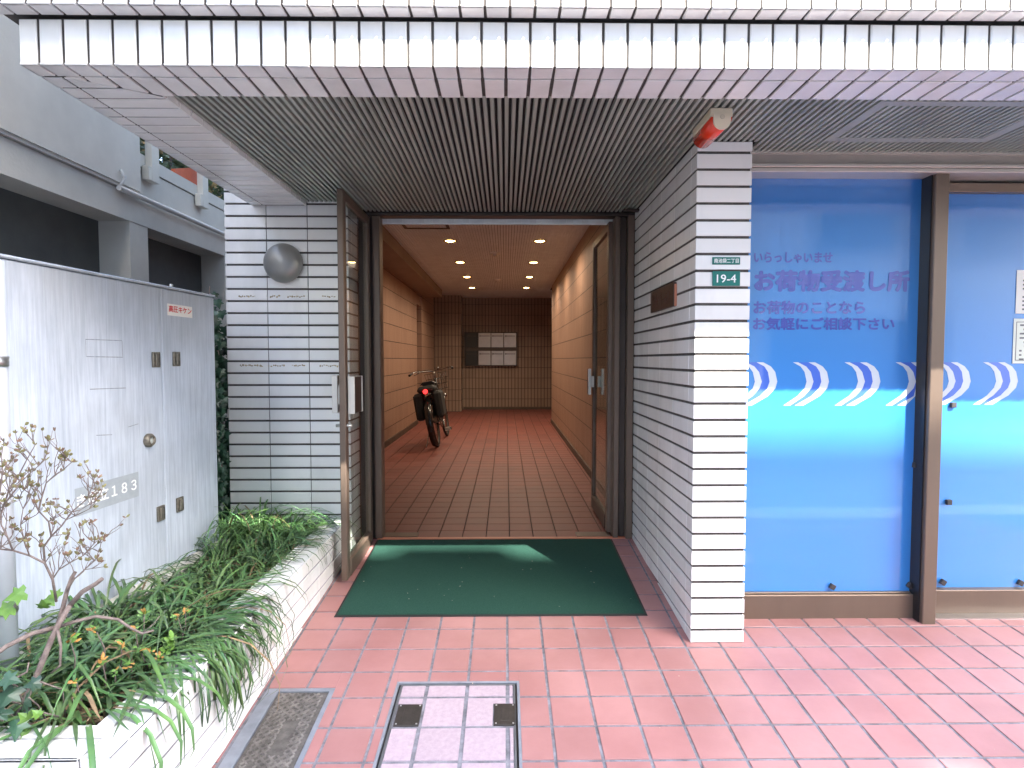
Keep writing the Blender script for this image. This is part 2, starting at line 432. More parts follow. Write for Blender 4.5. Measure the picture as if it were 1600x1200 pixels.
# ribbed metal ceiling
m = MB(); m.mi = 1; m.box(-1.141, 8, 1.957, 3.56, ZT+.014, ZT+.05); m.mi = 0
x = -1.139; RP = .0258
while x < 4.6:
    y1 = 3.52 if x < .79 else 2.50
    if PX0-.03 < x < PX1+.01: y1 = PY0+.004 if x > PX0-.005 else y1
    # access panel leaves a frame
    segs = [(1.9575, y1)]
    if 1.33 < x < 1.96: segs = [(1.9575, 2.015), (2.045, 2.345), (2.375, y1)]
    for (a, b_) in segs:
        h = .013
        pr = [(x, 0), (x+.002, -h), (x+.0140, -h), (x+.0160, 0)]
        bb = len(m.v)
        for yy2 in (a, b_):
            for p in pr: m.v.append((p[0], yy2, ZT+.014+p[1]-.001))
        for q in range(3): m.face([bb+q, bb+q+1, bb+4+q+1, bb+4+q], rt(.05))
        m.face([bb, bb+1, bb+2, bb+3]); m.face([bb+4, bb+5, bb+6, bb+7][::-1])
    x += RP
lv = m.build('ribbed_ceiling', [M_louvre, M_dark], B)
m = MB()
for (a, b_, c_, d_) in ((1.31, 1.98, 2.012, 2.046), (1.31, 1.98, 2.343, 2.377), (1.31, 1.344, 2.046, 2.343), (1.945, 1.98, 2.046, 2.343)): m.box(a, b_, c_, d_, ZT-.002, ZT+.012)
m.build('access_panel', mat('access_panel_frame', (.36, .38, .34), .45, .2), lv)

# corridor shell
def ribbed(name, c1, c2, joint=.2268, rib=.0235, zoff=0., ribd=.5):
    m = bpy.data.materials.new(name); m.use_nodes = True; n = m.node_tree.nodes; l = m.node_tree.links; b = n['Principled BSDF']
    tc = n.new('ShaderNodeTexCoord'); sp = n.new('ShaderNodeSeparateXYZ'); l.new(tc.outputs['Object'], sp.inputs[0])
    def mth(op, a, b_=None, v=None):
        q = n.new('ShaderNodeMath'); q.operation = op
        for i, s_ in enumerate((a, b_)):
            if s_ is None: continue
            if isinstance(s_, (int, float)): q.inputs[i].default_value = s_
            else: l.new(s_, q.inputs[i])
        return q.outputs[0]
    s = mth('ADD', sp.outputs[0], sp.outputs[1])
    fr_ = mth('FRACT', mth('DIVIDE', s, rib)); tri = mth('ABSOLUTE', mth('SUBTRACT', fr_, .5))      # 0 mid .. .5 at the groove
    gro = mth('GREATER_THAN', tri, .36)
    fz = mth('FRACT', mth('DIVIDE', mth('ADD', sp.outputs[2], zoff), joint)); jz = mth('LESS_THAN', fz, .022/joint*.35)
    big = mth('MAXIMUM', mth('MULTIPLY', gro, ribd), jz)
    nz = n.new('ShaderNodeTexNoise'); nz.inputs['Scale'].default_value = 3; nz.inputs['Detail'].default_value = 5
    wn_ = n.new('ShaderNodeTexWhiteNoise'); wn_.noise_dimensions = '2D'
    cv = n.new('ShaderNodeCombineXYZ'); l.new(mth('FLOOR', mth('DIVIDE', s, rib*3)), cv.inputs[0]); l.new(mth('FLOOR', mth('DIVIDE', mth('ADD', sp.outputs[2], zoff), joint)), cv.inputs[1])
    l.new(cv.outputs[0], wn_.inputs[0]); l.new(tc.outputs['Object'], nz.inputs['Vector'])
    mixf = mth('ADD', mth('MULTIPLY', wn_.outputs[0], .55), mth('MULTIPLY', nz.outputs[0], .45))
    mc = n.new('ShaderNodeMixRGB'); mc.inputs[1].default_value = (*c1, 1); mc.inputs[2].default_value = (*c2, 1); l.new(mixf, mc.inputs[0])
    md = n.new('ShaderNodeMixRGB'); md.inputs[2].default_value = (.02, .013, .01, 1); l.new(mc.outputs[0], md.inputs[1]); l.new(big, md.inputs[0])
    l.new(md.outputs[0], b.inputs['Base Color']); b.inputs['Roughness'].default_value = .5
    bp = n.new('ShaderNodeBump'); bp.inputs['Distance'].default_value = .006; bp.inputs['Strength'].default_value = .8
    l.new(mth('SUBTRACT', 1., big), bp.inputs['Height']); l.new(bp.outputs[0], b.inputs['Normal'])
    return m
M_cw = ribbed('tan_ribbed_tile', (.42, .265, .185), (.335, .20, .14), ribd=.28)
M_cd = ribbed('brown_ribbed_tile', (.30, .20, .14), (.235, .155, .108), joint=.2345, rib=.0735, ribd=.6)
CZI = 2.42
m = MB(); m.box(-1.74, -1.54, 3.62, 9.93, -.1, 2.6); m.box(-1.74, -1.54, 10.5, 12.8, -.1, 2.6); m.box(-1.9, -1.70, 9.93, 10.5, -.1, 2.6)
m.box(-1.54, -.905, 3.625, 3.70, 0, 2.6)
m.box(-1.69, -1.56, 9.93, 10.5, 2.1, 2.6)
m.build('corridor_wall', M_cw, B)
m = MB(); m.box(.815, 1.0, 3.625, 10.07, -.1, 2.6); m.box(1.0, 1.2, 10.07, 10.2, -.1, 2.6); m.box(2.3, 2.4, 10, 12.9, -.1, 2.6); m.build('corridor_wall', M_cw, B)
m = MB(); m.box(-1.74, 2.4, 12.8, 12.9, -.1, 2.7); m.box(-1.54, -.96, 12.25, 12.79, 0, 2.6); m.build('end_wall', M_cd, B)
m = MB(); m.box(-1.54, -1.525, 3.70, 9.93, .002, .075); m.box(.80, .815, 3.625, 10.07, .002, .075); m.box(-.95, 2.3, 12.785, 12.8, .002, .06)
m.build('skirting', mat('brown_skirting', (.10, .065, .045), .6, var=.3), B)
m = MB(); m.box(-1.70, -1.65, 9.95, 10.48, 0, 2.1); m.build('side_door', mat('dark_brown_door', (.07, .045, .03), .5), B)
M_cc = mat('pale_ceiling_metal', (.80, .86, .84), .5, .1, var=.1)
m = MB(); m.mi = 1; m.box(-1.54, 1.0, 3.62, 10.8, CZI+.012, CZI+.03); m.mi = 0
x = -1.19
while x < .812: m.box(x, x+.0245, 3.625, 10.8, CZI, CZI+.012, rt(.06)); x += .0285
m.mi = 0
for i in range(int(1.8/.048)): m.box(-.95+i*.048, -.95+i*.048+.043, 3.70, 3.705, 1.998, 2.06, rt(.1))
m.box(-.95, .81, 3.706, 3.72, 1.99, 2.45)
m.box(-1.74, 2.4, 10.8, 12.9, 2.50, 2.54); m.box(-1.54, 2.4, 10.8, 10.86, 2.42, 2.50)
m.build('corridor_ceiling', [M_cc, M_dark], B)
m = MB(); m.box(-1.54, -1.195, 3.70, 10.8, 2.29, 2.44); m.build('ceiling_beam', mat('tan_plaster', (.30, .22, .15), .7, var=.15, nscale=3), B)
m = MB()
for (a, b_, c_, d_) in ((-1.0, -.97, 5.25, 5.72), (-.58, -.55, 5.25, 5.72), (-1.0, -.55, 5.69, 5.72), (-1.0, -.55, 5.25, 5.28)): m.box(a, b_, c_, d_, CZI-.006, CZI-.0005)
m.build('ceiling_hatch', M_bronze_d, B)
# lobby above the doors: side reveal fillers
m = MB(); m.box(-.94, .85, 3.56, 3.70, 2.022, 2.6); m.box(.79, 2.2, 3.56, 3.62, -.1, 2.6)
m.build('lintel', M_bronze_d, B)
# entrance door frame
m = MB()
m.cbox(-.903, -.815, 3.535, 3.60, .004, 2.0, .003); m.mi = 1; m.cbox(-.815, -.770, 3.52, 3.615, .004, 1.998, .004)
m.cbox(.672, .706, 3.52, 3.615, .004, 1.998, .004); m.mi = 0; m.cbox(.706, .748, 3.55, 3.60, .004, 2.0, .003)
m.mi = 1; m.cbox(.748, .788, 3.50, 3.60, .003, 2.0, .003)
m.mi = 0; m.cbox(-.903, .788, 3.53, 3.60, 2.0, 2.021, .003)
m.cbox(.70, .80, 3.40, 3.44, 2.0, 2.012, .002)
m.build('door_frame', [M_bronze_d, M_bronze], B)
for a, b_ in ((-.77, -.56), (.45, .665)): m = MB(); m.box(a, b_, 3.555, 3.64, .0005, .006); m.build('floor_hinge_plate', M_bronze, B)
# shop front
SY = 2.60
M_trim = mat('pale_metal_trim', (.62, .58, .52), .35, .5, var=.1)
SF = B
m = MB(); m.box(1.022, 6, 2.50, 2.70, 2.016, ZT+.04); m.mi = 1; m.box(1.022, 6, 2.515, 2.70, 1.972, 2.016)
m.mi = 0; m.cbox(1.022, 6, 2.497, 2.70, 1.957, 1.9715, .002); m.cbox(1.022, 6, 2.503, 2.70, 1.938, 1.955, .002)
m.build('shop_window_header', [M_trim, mat('brown_grey_trim', (.40, .35, .31), .4, .4, var=.1)], B)
m = MB(); m.cbox(1.03, 1.90, 2.574, 2.70, -.095, .032, .003); m.cbox(1.03, 1.885, 2.585, 2.61, .032, .040, .002)
m.cbox(1.895, 1.956, 2.52, 2.70, -.10, 1.938, .003)
m.mi = 1; m.box(1.888, 1.8945, 2.54, 2.66, -.09, 1.938)
m.build('shop_window_frame', [M_bronze, M_black], B)
FZ = -.0
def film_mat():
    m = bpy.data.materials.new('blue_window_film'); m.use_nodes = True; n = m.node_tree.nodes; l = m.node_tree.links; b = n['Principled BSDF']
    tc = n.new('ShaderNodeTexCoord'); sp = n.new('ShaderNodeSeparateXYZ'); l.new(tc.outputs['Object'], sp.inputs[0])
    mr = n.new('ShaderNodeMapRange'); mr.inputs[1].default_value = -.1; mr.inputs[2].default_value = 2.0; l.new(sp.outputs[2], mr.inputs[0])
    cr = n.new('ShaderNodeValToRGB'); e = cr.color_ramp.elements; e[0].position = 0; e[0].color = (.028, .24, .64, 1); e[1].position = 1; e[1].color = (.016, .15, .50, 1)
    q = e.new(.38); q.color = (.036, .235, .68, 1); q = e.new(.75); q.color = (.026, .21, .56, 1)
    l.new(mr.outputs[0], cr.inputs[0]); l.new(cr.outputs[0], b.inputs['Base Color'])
    b.inputs['Roughness'].default_value = .35; b.inputs['Coat Weight'].default_value = 1.; b.inputs['Coat Roughness'].default_value = .012; b.inputs['Coat IOR'].default_value = 2.0
    # diagonal weave of the film, faint
    wv = n.new('ShaderNodeTexWave'); wv.inputs['Scale'].default_value = 40; wv.bands_direction = 'DIAGONAL'; l.new(tc.outputs['Object'], wv.inputs[0])
    bp = n.new('ShaderNodeBump'); bp.inputs['Strength'].default_value = .08; bp.inputs['Distance'].default_value = .0005; l.new(wv.outputs[0], bp.inputs['Height'])
    nb = n.new('ShaderNodeTexNoise'); nb.inputs['Scale'].default_value = 5; nb.inputs['Detail'].default_value = 3; l.new(tc.outputs['Object'], nb.inputs['Vector'])
    b2 = n.new('ShaderNodeBump'); b2.inputs['Strength'].default_value = .10; b2.inputs['Distance'].default_value = .0022; l.new(nb.outputs[0], b2.inputs['Height']); l.new(bp.outputs[0], b2.inputs['Normal'])
    l.new(b2.outputs[0], b.inputs['Normal']); l.new(b2.outputs[0], b.inputs['Coat Normal'])
    nr = n.new('ShaderNodeMapRange'); nr.inputs[3].default_value = .008; nr.inputs[4].default_value = .05; l.new(nb.outputs[0], nr.inputs[0]); l.new(nr.outputs[0], b.inputs['Coat Roughness'])
    MATS['film'] = m; return m
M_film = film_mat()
def sticker(name, c): return mat(name, c, .35, coat=1., coat_ior=2.0, var=0.)
M_aw = sticker('pale_print', (.60, .66, .72)); M_ab = sticker('deep_blue_print', (.05, .14, .62)); M_txt = sticker('purple_blue_print', (.045, .07, .40))
w1 = [((350, 840), (385, 840)), ((402, 868), (440, 868)), ((430, 905), (472, 905)), ((445, 970), (492, 970)), ((432, 1015), (478, 1015)), ((385, 1068), (430, 1068)), ((290, 1132), (335, 1132))]
w2 = [((455, 840), (500, 840)), ((508, 868), (552, 868)), ((533, 905), (582, 905)), ((545, 970), (597, 970)), ((530, 1015), (585, 1015)), ((480, 1068), (535, 1068)), ((368, 1132), (425, 1132))]
def band(mb, L, x0, yp):
    k = .000681
    for i in range(len(L)-1):
        a, b_ = L[i]; c_, d_ = L[i+1]
        f = lambda p: (x0+(p[0]-350)*k, yp, 1.108-(p[1]-840)*k)
        mb.quad(f(c_), f(d_), f(b_), f(a))
def arcs(parent, xs_, yp, xmin, xmax):
    m = MB()
    for x0 in xs_:
        m.mi = 0; band(m, w1, x0, yp); band(m, w2, x0, yp)
        m.mi = 1; band(m, [(a[1], b_[0]) for a, b_ in zip(w1, w2)], x0, yp)
    # keep inside the pane
    for i, v in enumerate(m.v): m.v[i] = (min(max(v[0], xmin), xmax), v[1], v[2])
    return m.build('wave_print', [M_aw, M_ab], parent)
Wf = thing('shop_window', 'fixed shop window covered in blue film with large purple lettering, beside the white pillar', 'shop window', (1.46, SY, -.08))
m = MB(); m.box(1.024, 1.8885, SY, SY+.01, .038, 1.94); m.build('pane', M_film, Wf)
def px(u, y=SY): return at(u, 560, y).x
arcs(Wf, [px(1158), px(1239), px(1319.5), px(1400)-.002], SY-.0012, 1.03, 1.8885)
def sign_line(body, u0, u1, v0, v1, bold):
    a = at(u0, v1, SY-.001); b_ = at(u1, v0, SY-.001)
    text_part('lettering', body, V((a.x, SY-.0005, a.z)), X, Z, b_.x-a.x, b_.z-a.z, M_txt, Wf, .0008, bold)
sign_line('いらっしゃいませ', 1178, 1301, 394, 411, .03)
sign_line('お荷物受渡し所', 1178, 1422, 422, 456, .05)
sign_line('お荷物のことなら', 1177, 1352, 470, 491, .035)
sign_line('お気軽にご相談下さい', 1176, 1398, 496, 516, .035)
M_wedge = mat('dark_rubber', (.04, .035, .035), .6)
for i, (u, v, a) in enumerate(((1441, 536, 0), (1431, 727, .1), (1422, 915, .6), (1301, 917, .5))):
    p = at(u, v, SY-.01); R_ = Matrix.Translation(p) @ Matrix.Rotation(a, 4, 'Y')
    m = MB(); m.cbox(-.012, .012, -.006, .010, -.012, .012, .002, M=R_); m.build('glass_clip', M_wedge, Wf)
# sliding door on the right
Dr = thing('sliding_door', 'blue filmed sliding shop door at the right edge with paper notices', 'door', (2.9, 2.64, -.08))
m = MB(); m.cbox(1.957, 1.995, 2.60, 2.68, -.075, 1.925, .003); m.cbox(1.995, 3.6, 2.61, 2.67, -.078, .037, .003); m.cbox(1.995, 3.6, 2.61, 2.67, 1.885, 1.926, .003)
m.box(3.55, 3.65, 2.60, 2.68, -.075, 1.93)
m.build('door_frame', M_bronze, Dr)
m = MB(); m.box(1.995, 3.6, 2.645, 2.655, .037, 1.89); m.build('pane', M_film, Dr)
yp = 2.6438
arcs(Dr, [px(1462, 2.645), px(1536, 2.645), px(1616, 2.645), px(1697, 2.645), px(1777, 2.645)], yp, 1.996, 3.55)
m = MB(); m.cbox(1.976, 1.986, 2.593, 2.60, .86, 1.05, .002); m.mi = 1; m.cbox(1.978, 1.984, 2.591, 2.593, .99, 1.01, .001); m.build('door_pull', [M_steel, M_black], Dr)
for (u, v, a) in ((1490, 633, 0), (1483, 785, 0), (1474, 910, .6), (1595, 911, .5)):
    p = at(u, v, 2.635); R_ = Matrix.Translation(p) @ Matrix.Rotation(a, 4, 'Y')
    m = MB(); m.cbox(-.012, .012, -.006, .010, -.012, .012, .002, M=R_); m.build('glass_clip', M_wedge, Dr)
M_paper = mat('notice_paper', (.74, .73, .68), .6, var=.04); M_ink = mat('grey_ink', (.16, .16, .17), .7); M_pink = mat('pale_red_ink', (.6, .35, .32), .7)
def notice(z0, z1, x0, w, label, greenish):
    t = thing('paper_notice', label, 'notice', (x0+w/2, yp, z0))
    tn = (.93, 1, .95) if greenish else 1.
    m = MB(); m.box(x0, x0+w, yp-.0015, yp-.0006, z0, z1, tn); m.build('paper', M_paper, t)
    m = MB(); yq = yp-.0022
    if greenish:
        for (a, b_, c_, d_) in ((.012, w-.012, z0+.014, z0+.017), (.012, w-.012, z1-.017, z1-.014), (.012, .015, z0+.014, z1-.014), (w-.015, w-.012, z0+.014, z1-.014)):
            m.box(x0+a, x0+b_, yq, yq+.0006, c_, d_)
    rows = 9
    for r in range(rows):
        z = z1-.03-(z1-z0-.05)*r/(rows-1); xx = x0+.03
        while xx < x0+w-.03:
            q = random.uniform(.008, .03)
            if random.random() < .75: m.box(xx, xx+q, yq, yq+.0006, z-.004, z+.004)
            xx += q+.006
    m.build('print', M_ink, t)
notice(at(1590, 490, yp).z, at(1590, 422, yp).z, at(1587.5, 455, yp).x, .21, 'upper white paper notice on the blue sliding door', False)
notice(at(1590, 568, yp).z, at(1590, 498, yp).z, at(1582.5, 535, yp).x, .21, 'lower greenish framed paper notice on the blue sliding door', True)
m = MB(); m.box(1.962, 5, 2.56, 2.70, ramp(2.6)-.005, ramp(2.6)+.004); tag(m.build('door_track', M_steel), 'pale metal floor track under the blue sliding door', 'door track')
m = MB(); m.box(1.02, 6, 2.72, 3.5, -.2, 2.3); m.build('shop_wall', M_dark, B)

# entrance door leaves -------------------------------------------------
def leaf(label, loc, x0, x1, y0, y1, near_stile, kick):
    t = thing('entrance_door', label, 'door', loc)
    m = MB(); zb, zt = .022, 1.985; xc = (x0+x1)/2
    zb0 = loc[2]+.015
    m.cbox(x0, x1, y0, y0+.055, zb0, zt, .004); m.cbox(x0, x1, y1-.05, y1, zb0, zt, .004); m.cbox(x0+.002, x1-.002, y0+.055, y1-.05, zt-.05, zt, .003)
    m.build('stile', M_bronze, t)
    m = MB(); m.cbox(x0-.004, x1+.004, y0+.055, y1-.05, zb0, zb0+.10, .008); m.build('bottom_rail', kick, t)
    m = MB(); m.box(xc-.003, xc+.003, y0+.055, y1-.05, zb0+.10, zt-.05); m.build('glass', M_glass, t)
    return t, xc
Lf, xc = leaf('left entrance door, opened outward over the green mat', (-.838, 3.5, -.045), -.854, -.822, 2.925, 3.50, True, M_bronze)
M_cream = mat('cream_metal', (.66, .64, .58), .35, .2, var=.04)
h = at(545, 617, 2.95).z
m = MB(); m.cbox(-.900, -.870, 2.955, 3.02, h-.095, h+.10, .003); m.box(-.868, -.853, 2.96, 3.0, h-.05, h+.05)
m.cbox(-.818, -.783, 2.955, 2.965, h-.10, h+.095, .002); m.cbox(-.818, -.781, 3.11, 3.120, h-.10, h+.095, .002); m.mi = 1; m.cbox(-.808, -.785, 2.966, 3.109, h-.098, h+.093, .002); m.box(-.823, -.806, 2.98, 3.0, h-.05, h+.05)
m.build('door_handle', [M_cream, M_black], Lf)
hz = at(545, 665, 2.95).z
m = MB(); m.tube([(-.88, 2.955, hz), (-.797, 2.955, hz)], .009, 12); m.build('lock_cylinder', M_steel, Lf)
Rf, xc = leaf('right entrance door, folded inward along the corridor wall', (.66, 3.58, 0), .646, .678, 3.60, 4.26, False, M_bronze_d)
h = at(930, 596, 4.2).z
m = MB(); m.cbox(.60, .622, 4.13, 4.143, h-.095, h+.095, .002); m.mi = 1; m.cbox(.604, .622, 4.143, 4.20, h-.093, h+.093, .002); m.mi = 0; m.cbox(.70, .712, 4.13, 4.19, h-.095, h+.095, .002)
m.box(.622, .646, 4.15, 4.17, h-.04, h+.04); m.box(.678, .70, 4.15, 4.17, h-.04, h+.04); m.build('door_handle', [M_cream, M_black], Rf)

# ---------------------------------------------------------------- objects on the building
t = thing('wall_lamp', 'grey metal dome lamp on the left white tiled wall', 'wall lamp', tuple(at(445, 412, LY)))
p = at(445, 412, LY); c = V((p.x, LY, p.z)); r = .112
prof = [(r*math.cos(a), r*.62*math.sin(a)) for a in [math.pi/2*i/12 for i in range(13)]]; prof[-1] = (.0005, r*.62)
m = MB(); m.lathe(prof, c+V((0, -.02, 0)), (0, -1, 0), 40); m.build('shade', mat('grey_lamp_metal', (.34, .335, .315), .36, .45, var=.1), t)
m = MB(); m.lathe([(.0005, 0), (r*.9, 0), (r*.9, .021)], c+V((0, .0, 0)), (0, -1, 0), 32); m.build('backplate', M_bronze_d, t)
# emergency light
t = thing('emergency_light', 'red and beige tube shaped emergency light under the ribbed ceiling', 'emergency light', (.774, 2.15, ZT))
M_beige = mat('beige_plastic', (.72, .62, .46), .45, var=.03)
def ucap(r, hh, n=14): return [(-r, hh)]+[(-r*math.cos(math.pi*i/n), -r*math.sin(math.pi*i/n)) for i in range(n+1)]+[(r, hh)]
zc = 1.978; 
m = MB(); m.cbox(.774-.040, .774+.040, 2.07, 2.27, zc+.012, ZT-.0005, .003); m.extr([(-.031, .02)]+[(-.031*math.cos(math.pi*i/14), -.005-.031*math.sin(math.pi*i/14)) for i in range(15)]+[(.031, .02)], V((.774, 2.069, zc)), X, Z, .006)
m.build('housing', M_beige, t)
m = MB(); m.lathe([(.0075, 0), (.0075, .0012), (.0065, .0012)], V((.774, 2.063, zc+.008)), (0, -1, 0), 16); m.build('test_button', mat('beige_dark', (.45, .38, .28), .5), t)
m = MB(); m.smooth = True
pts = [(-.038*math.cos(math.pi*i/18), -.002-.040*math.sin(math.pi*i/18)) for i in range(19)]
m.extr(pts, V((.774, 2.268, zc+.013)), X, Z, .197)
m.sm = [False]*2+m.sm[2:]
m.build('lens', mat('red_lens', (.75, .045, .015), .22, coat=.6, var=.05, spec=.6), t)
# address plates
M_green = mat('green_enamel', (.015, .17, .14), .3, var=.05); M_lw = mat('white_lettering', (.85, .87, .85), .4)
def plate(u0, u1, v0, v1, body, label, tw, th):
    a = at(u0, v1, PY0); b_ = at(u1, v0, PY0); t = thing('address_plate', label, 'address plate', (a.x, PY0, a.z))
    m = MB(); m.cbox(a.x, b_.x, PY0-.005, PY0-.0005, a.z, b_.z, .001); m.build('plate', M_green, t)
    w, h = b_.x-a.x, b_.z-a.z
    text_part('lettering', body, V((a.x+w*(1-tw)/2, PY0-.005, a.z+h*(1-th)/2)), X, Z, w*tw, h*th, M_lw, t, .0006, .012)
plate(1112.5, 1156, 402, 413.5, '南池袋二丁目', 'narrow green district plate with white Japanese lettering on the pillar', .88, .62)
plate(1112.5, 1156, 424, 447, '19-4', 'green house number plate reading 19-4 on the white pillar', .70, .55)
# dark name plaque on the pillar side
t = thing('name_plaque', 'dark reddish name plaque on the side face of the pillar', 'plaque', (PX0, 2.85, 1.38))
pa, pb = V((PX0, 0, 0)), 0
y0, y1 = 2.64, 3.055; z0, z1 = at(1040, 484, 2.84).z, at(1040, 449, 2.84).z
m = MB(); m.cbox(PX0-.016, PX0-.001, y0, y1, z0, z1, .002); m.build('plate', mat('dark_stone', (.035, .024, .02), .3, color2=(.06, .035, .028), nscale=40), t)
m = MB(); m.box(PX0-.012, PX0-.002, y0-.006, y0-.0005, z0, z1-.01); m.build('edge_strip', mat('copper_edge', (.5, .2, .12), .5), t)
m = MB()
for i in range(5):       # worn characters, no longer readable in the photograph
    cy = y1-.06-i*.075
    for s in range(5):
        dy = random.uniform(-.02, .02); dz = random.uniform(-.02, .02)
        if s % 2: m.box(PX0-.0172, PX0-.016, cy+dy-.014, cy+dy+.014, (z0+z1)/2+dz-.0015, (z0+z1)/2+dz+.0015)
        else: m.box(PX0-.0170, PX0-.016, cy+dy-.0015, cy+dy+.0015, (z0+z1)/2+dz-.014, (z0+z1)/2+dz+.014)
m.build('worn_lettering', mat('worn_red', (.11, .05, .045), .5), t)

# ceiling lights
M_em = mat('warm_lamp', (1, .8, .5), .5, emit=(1., .62, .22), estr=3.0, tint=False)
def ceiling_light():
    t = thing('ceiling_light', 'x', 'ceiling light', (0, 0, 0), 'downlights in the corridor ceiling')
    m = MB(); m.lathe([(.075, .0), (.075, -.006), (.060, -.008), (.056, .0)], (0, 0, 0), (0, 0, 1), 24); m.build('trim_ring', mat('brass_ring', (.35, .25, .12), .4, .6), t, local=True)
    m = MB(); m.lathe([(.0005, -.012), (.03, -.011), (.056, -.002)], (0, 0, 0), (0, 0, 1), 24); m.build('lens', M_em, t, local=True)
    return t
proto = ceiling_light()
rowsn = ['nearest the doors', 'second from the doors', 'third from the doors', 'farthest from the doors']
k = 0
for i, y in enumerate((6.29, 7.66, 9.0, 10.33)):
    for s, x in ((0, -.605), (1, .375)):
        o = proto if k == 0 else copy_tree(proto); k += 1
        o.location = (x, y, CZI-.001)
        o['label'] = 'round warm %s ceiling light %s' % (('left', 'right')[s], rowsn[i])
        L = bpy.data.lights.new('downlight', 'SPOT'); L.energy = 2.2; L.spot_size = math.radians(165); L.spot_blend = .6; L.color = (1, .80, .60); L.shadow_soft_size = .05
        lo = bpy.data.objects.new('downlight', L); col.objects.link(lo); lo.location = (0, 0, -.03); lo.parent = o
def detector(y, label):
    t = thing('smoke_detector', label, 'smoke detector', (-.13, y, CZI), 'smoke detectors in the corridor ceiling')
    m = MB(); m.lathe([(.06, 0), (.058, -.02), (.0005, -.022)], (-.13, y, CZI), (0, 0, 1), 20); m.build('base', M_cream, t)
    m = MB(); m.lathe([(.03, -.02), (.025, -.042), (.0005, -.045)], (-.13, y, CZI), (0, 0, 1), 16); m.build('sensor', M_steel, t)
detector(7.0, 'smoke detector between the first and second pair of lights'); detector(9.3, 'smoke detector farther back between the last lights')
# mailboxes
t = thing('mailbox_panel', 'two rows of steel mailboxes on the end wall of the corridor', 'mailboxes', (-.3, 12.78, 1.0))
a = at(726, 572, 12.72); b_ = at(808.5, 519, 12.72)
m = MB(); m.box(a.x, b_.x, 12.70, 12.80, a.z, b_.z); m.build('frame', M_bronze_d, t)
W = (b_.x-a.x-.04)/4; mid = at(770, 545.5, 12.72).z
M_mb = mat('steel_mailbox', (.62, .58, .52), .25, .55, var=.1); M_mbd = mat('dark_mailbox', (.05, .05, .045), .3, .5)
for r in range(2):
    for c_ in range(4):
        x0 = a.x+.02+c_*W+.008; x1 = x0+W-.016; z1 = b_.z-.02 if r == 0 else mid-.04; z0 = mid+.04 if r == 0 else a.z+.02
        m = MB(); m.cbox(x0, x1, 12.680, 12.70, z0, z1, .004); d = m.build('mailbox_door', M_mbd if c_ == 0 else M_mb, t)
        m = MB(); m.box(x0+.03, x1-.02, 12.677, 12.681, z1-.075, z1-.06); m.cbox(x0+.02, x0+.05, 12.665, 12.68, z1-.08, z1-.055, .003); m.build('slot', M_bronze_d, d)

# ---------------------------------------------------------------- mat and covers
m = MB(); eu = X; ev = V((0, 1, .083)).normalized()
q = .083
xa, xb, ya, yb = -.786, .651, 2.617, 3.50
M_matt = mat('green_carpet', (.030, .084, .062), .95, color2=(.014, .050, .038), nscale=260, bump=1., bscale=400, ramp_=(.3, .7), spec=.1)
M_mate = mat('black_rubber', (.012, .014, .013), .7)
t = thing('door_mat', 'large dark green door mat lying before the entrance', 'mat', (0, 3.05, ramp(3.05)))
m = MB()
ny = 12; nxm = 20; bb = len(m.v)
for j in range(ny+1):
    for i in range(nxm+1):
        x = xa+(xb-xa)*i/nxm; y = ya+(yb-ya)*j/ny
        edge = min(i, nxm-i, 1)*min(j, ny-j, 1)
        m.v.append((x, y, ramp(y)+.0065+.0012*math.sin(x*7+y*3)*edge+(.001*edge)))
m.smooth = True
for j in range(ny):
    for i in range(nxm): k = bb+j*(nxm+1)+i; m.face([k, k+1, k+nxm+2, k+nxm+1])
m.build('pile', M_matt, t)
m = MB(); m.tile([(xa-.012, ya-.012), (xb+.012, ya-.012), (xb+.012, yb), (xa-.012, yb)], V((0, 0, -.293+.0015)), X, V((0, 1, .083)), .004, .002); m.build('edging', M_mate, t)
lt = MB()
for i in range(46):
    if i < 26: x, y = random.uniform(xa+.03, xb-.03), random.uniform(ya+.03, yb-.05); zz = ramp(y)+.0115
    else: x, y = random.uniform(-.85, 2.4), random.uniform(1.75, 2.5); zz = ramp(y)+.002
    a = random.uniform(0, 6.28); s = random.uniform(.002, .006); add = [(math.cos(a+q)*s*(1 if q in (0., 3.14) else .45), math.sin(a+q)*s*(1 if q in (0., 3.14) else .45)) for q in (0., 1.57, 3.14, 4.71)]
    lt.poly([(x+p_[0], y+p_[1], zz+.0006*k_) for k_, p_ in enumerate(add)], random.uniform(.5, 1.))
tag(lt.build('leaf_litter', mat('pale_litter', (.62, .56, .44), .8, var=.5, nscale=90)), 'tiny pale scraps and leaf crumbs scattered on the mat and paving', 'litter', kind='stuff')
for (u, v, s) in ((682, 961, .007), (711, 886, .005), (721, 919, .003), (640, 858, .003), (745, 862, .003), (665, 957, .003)):
    pass
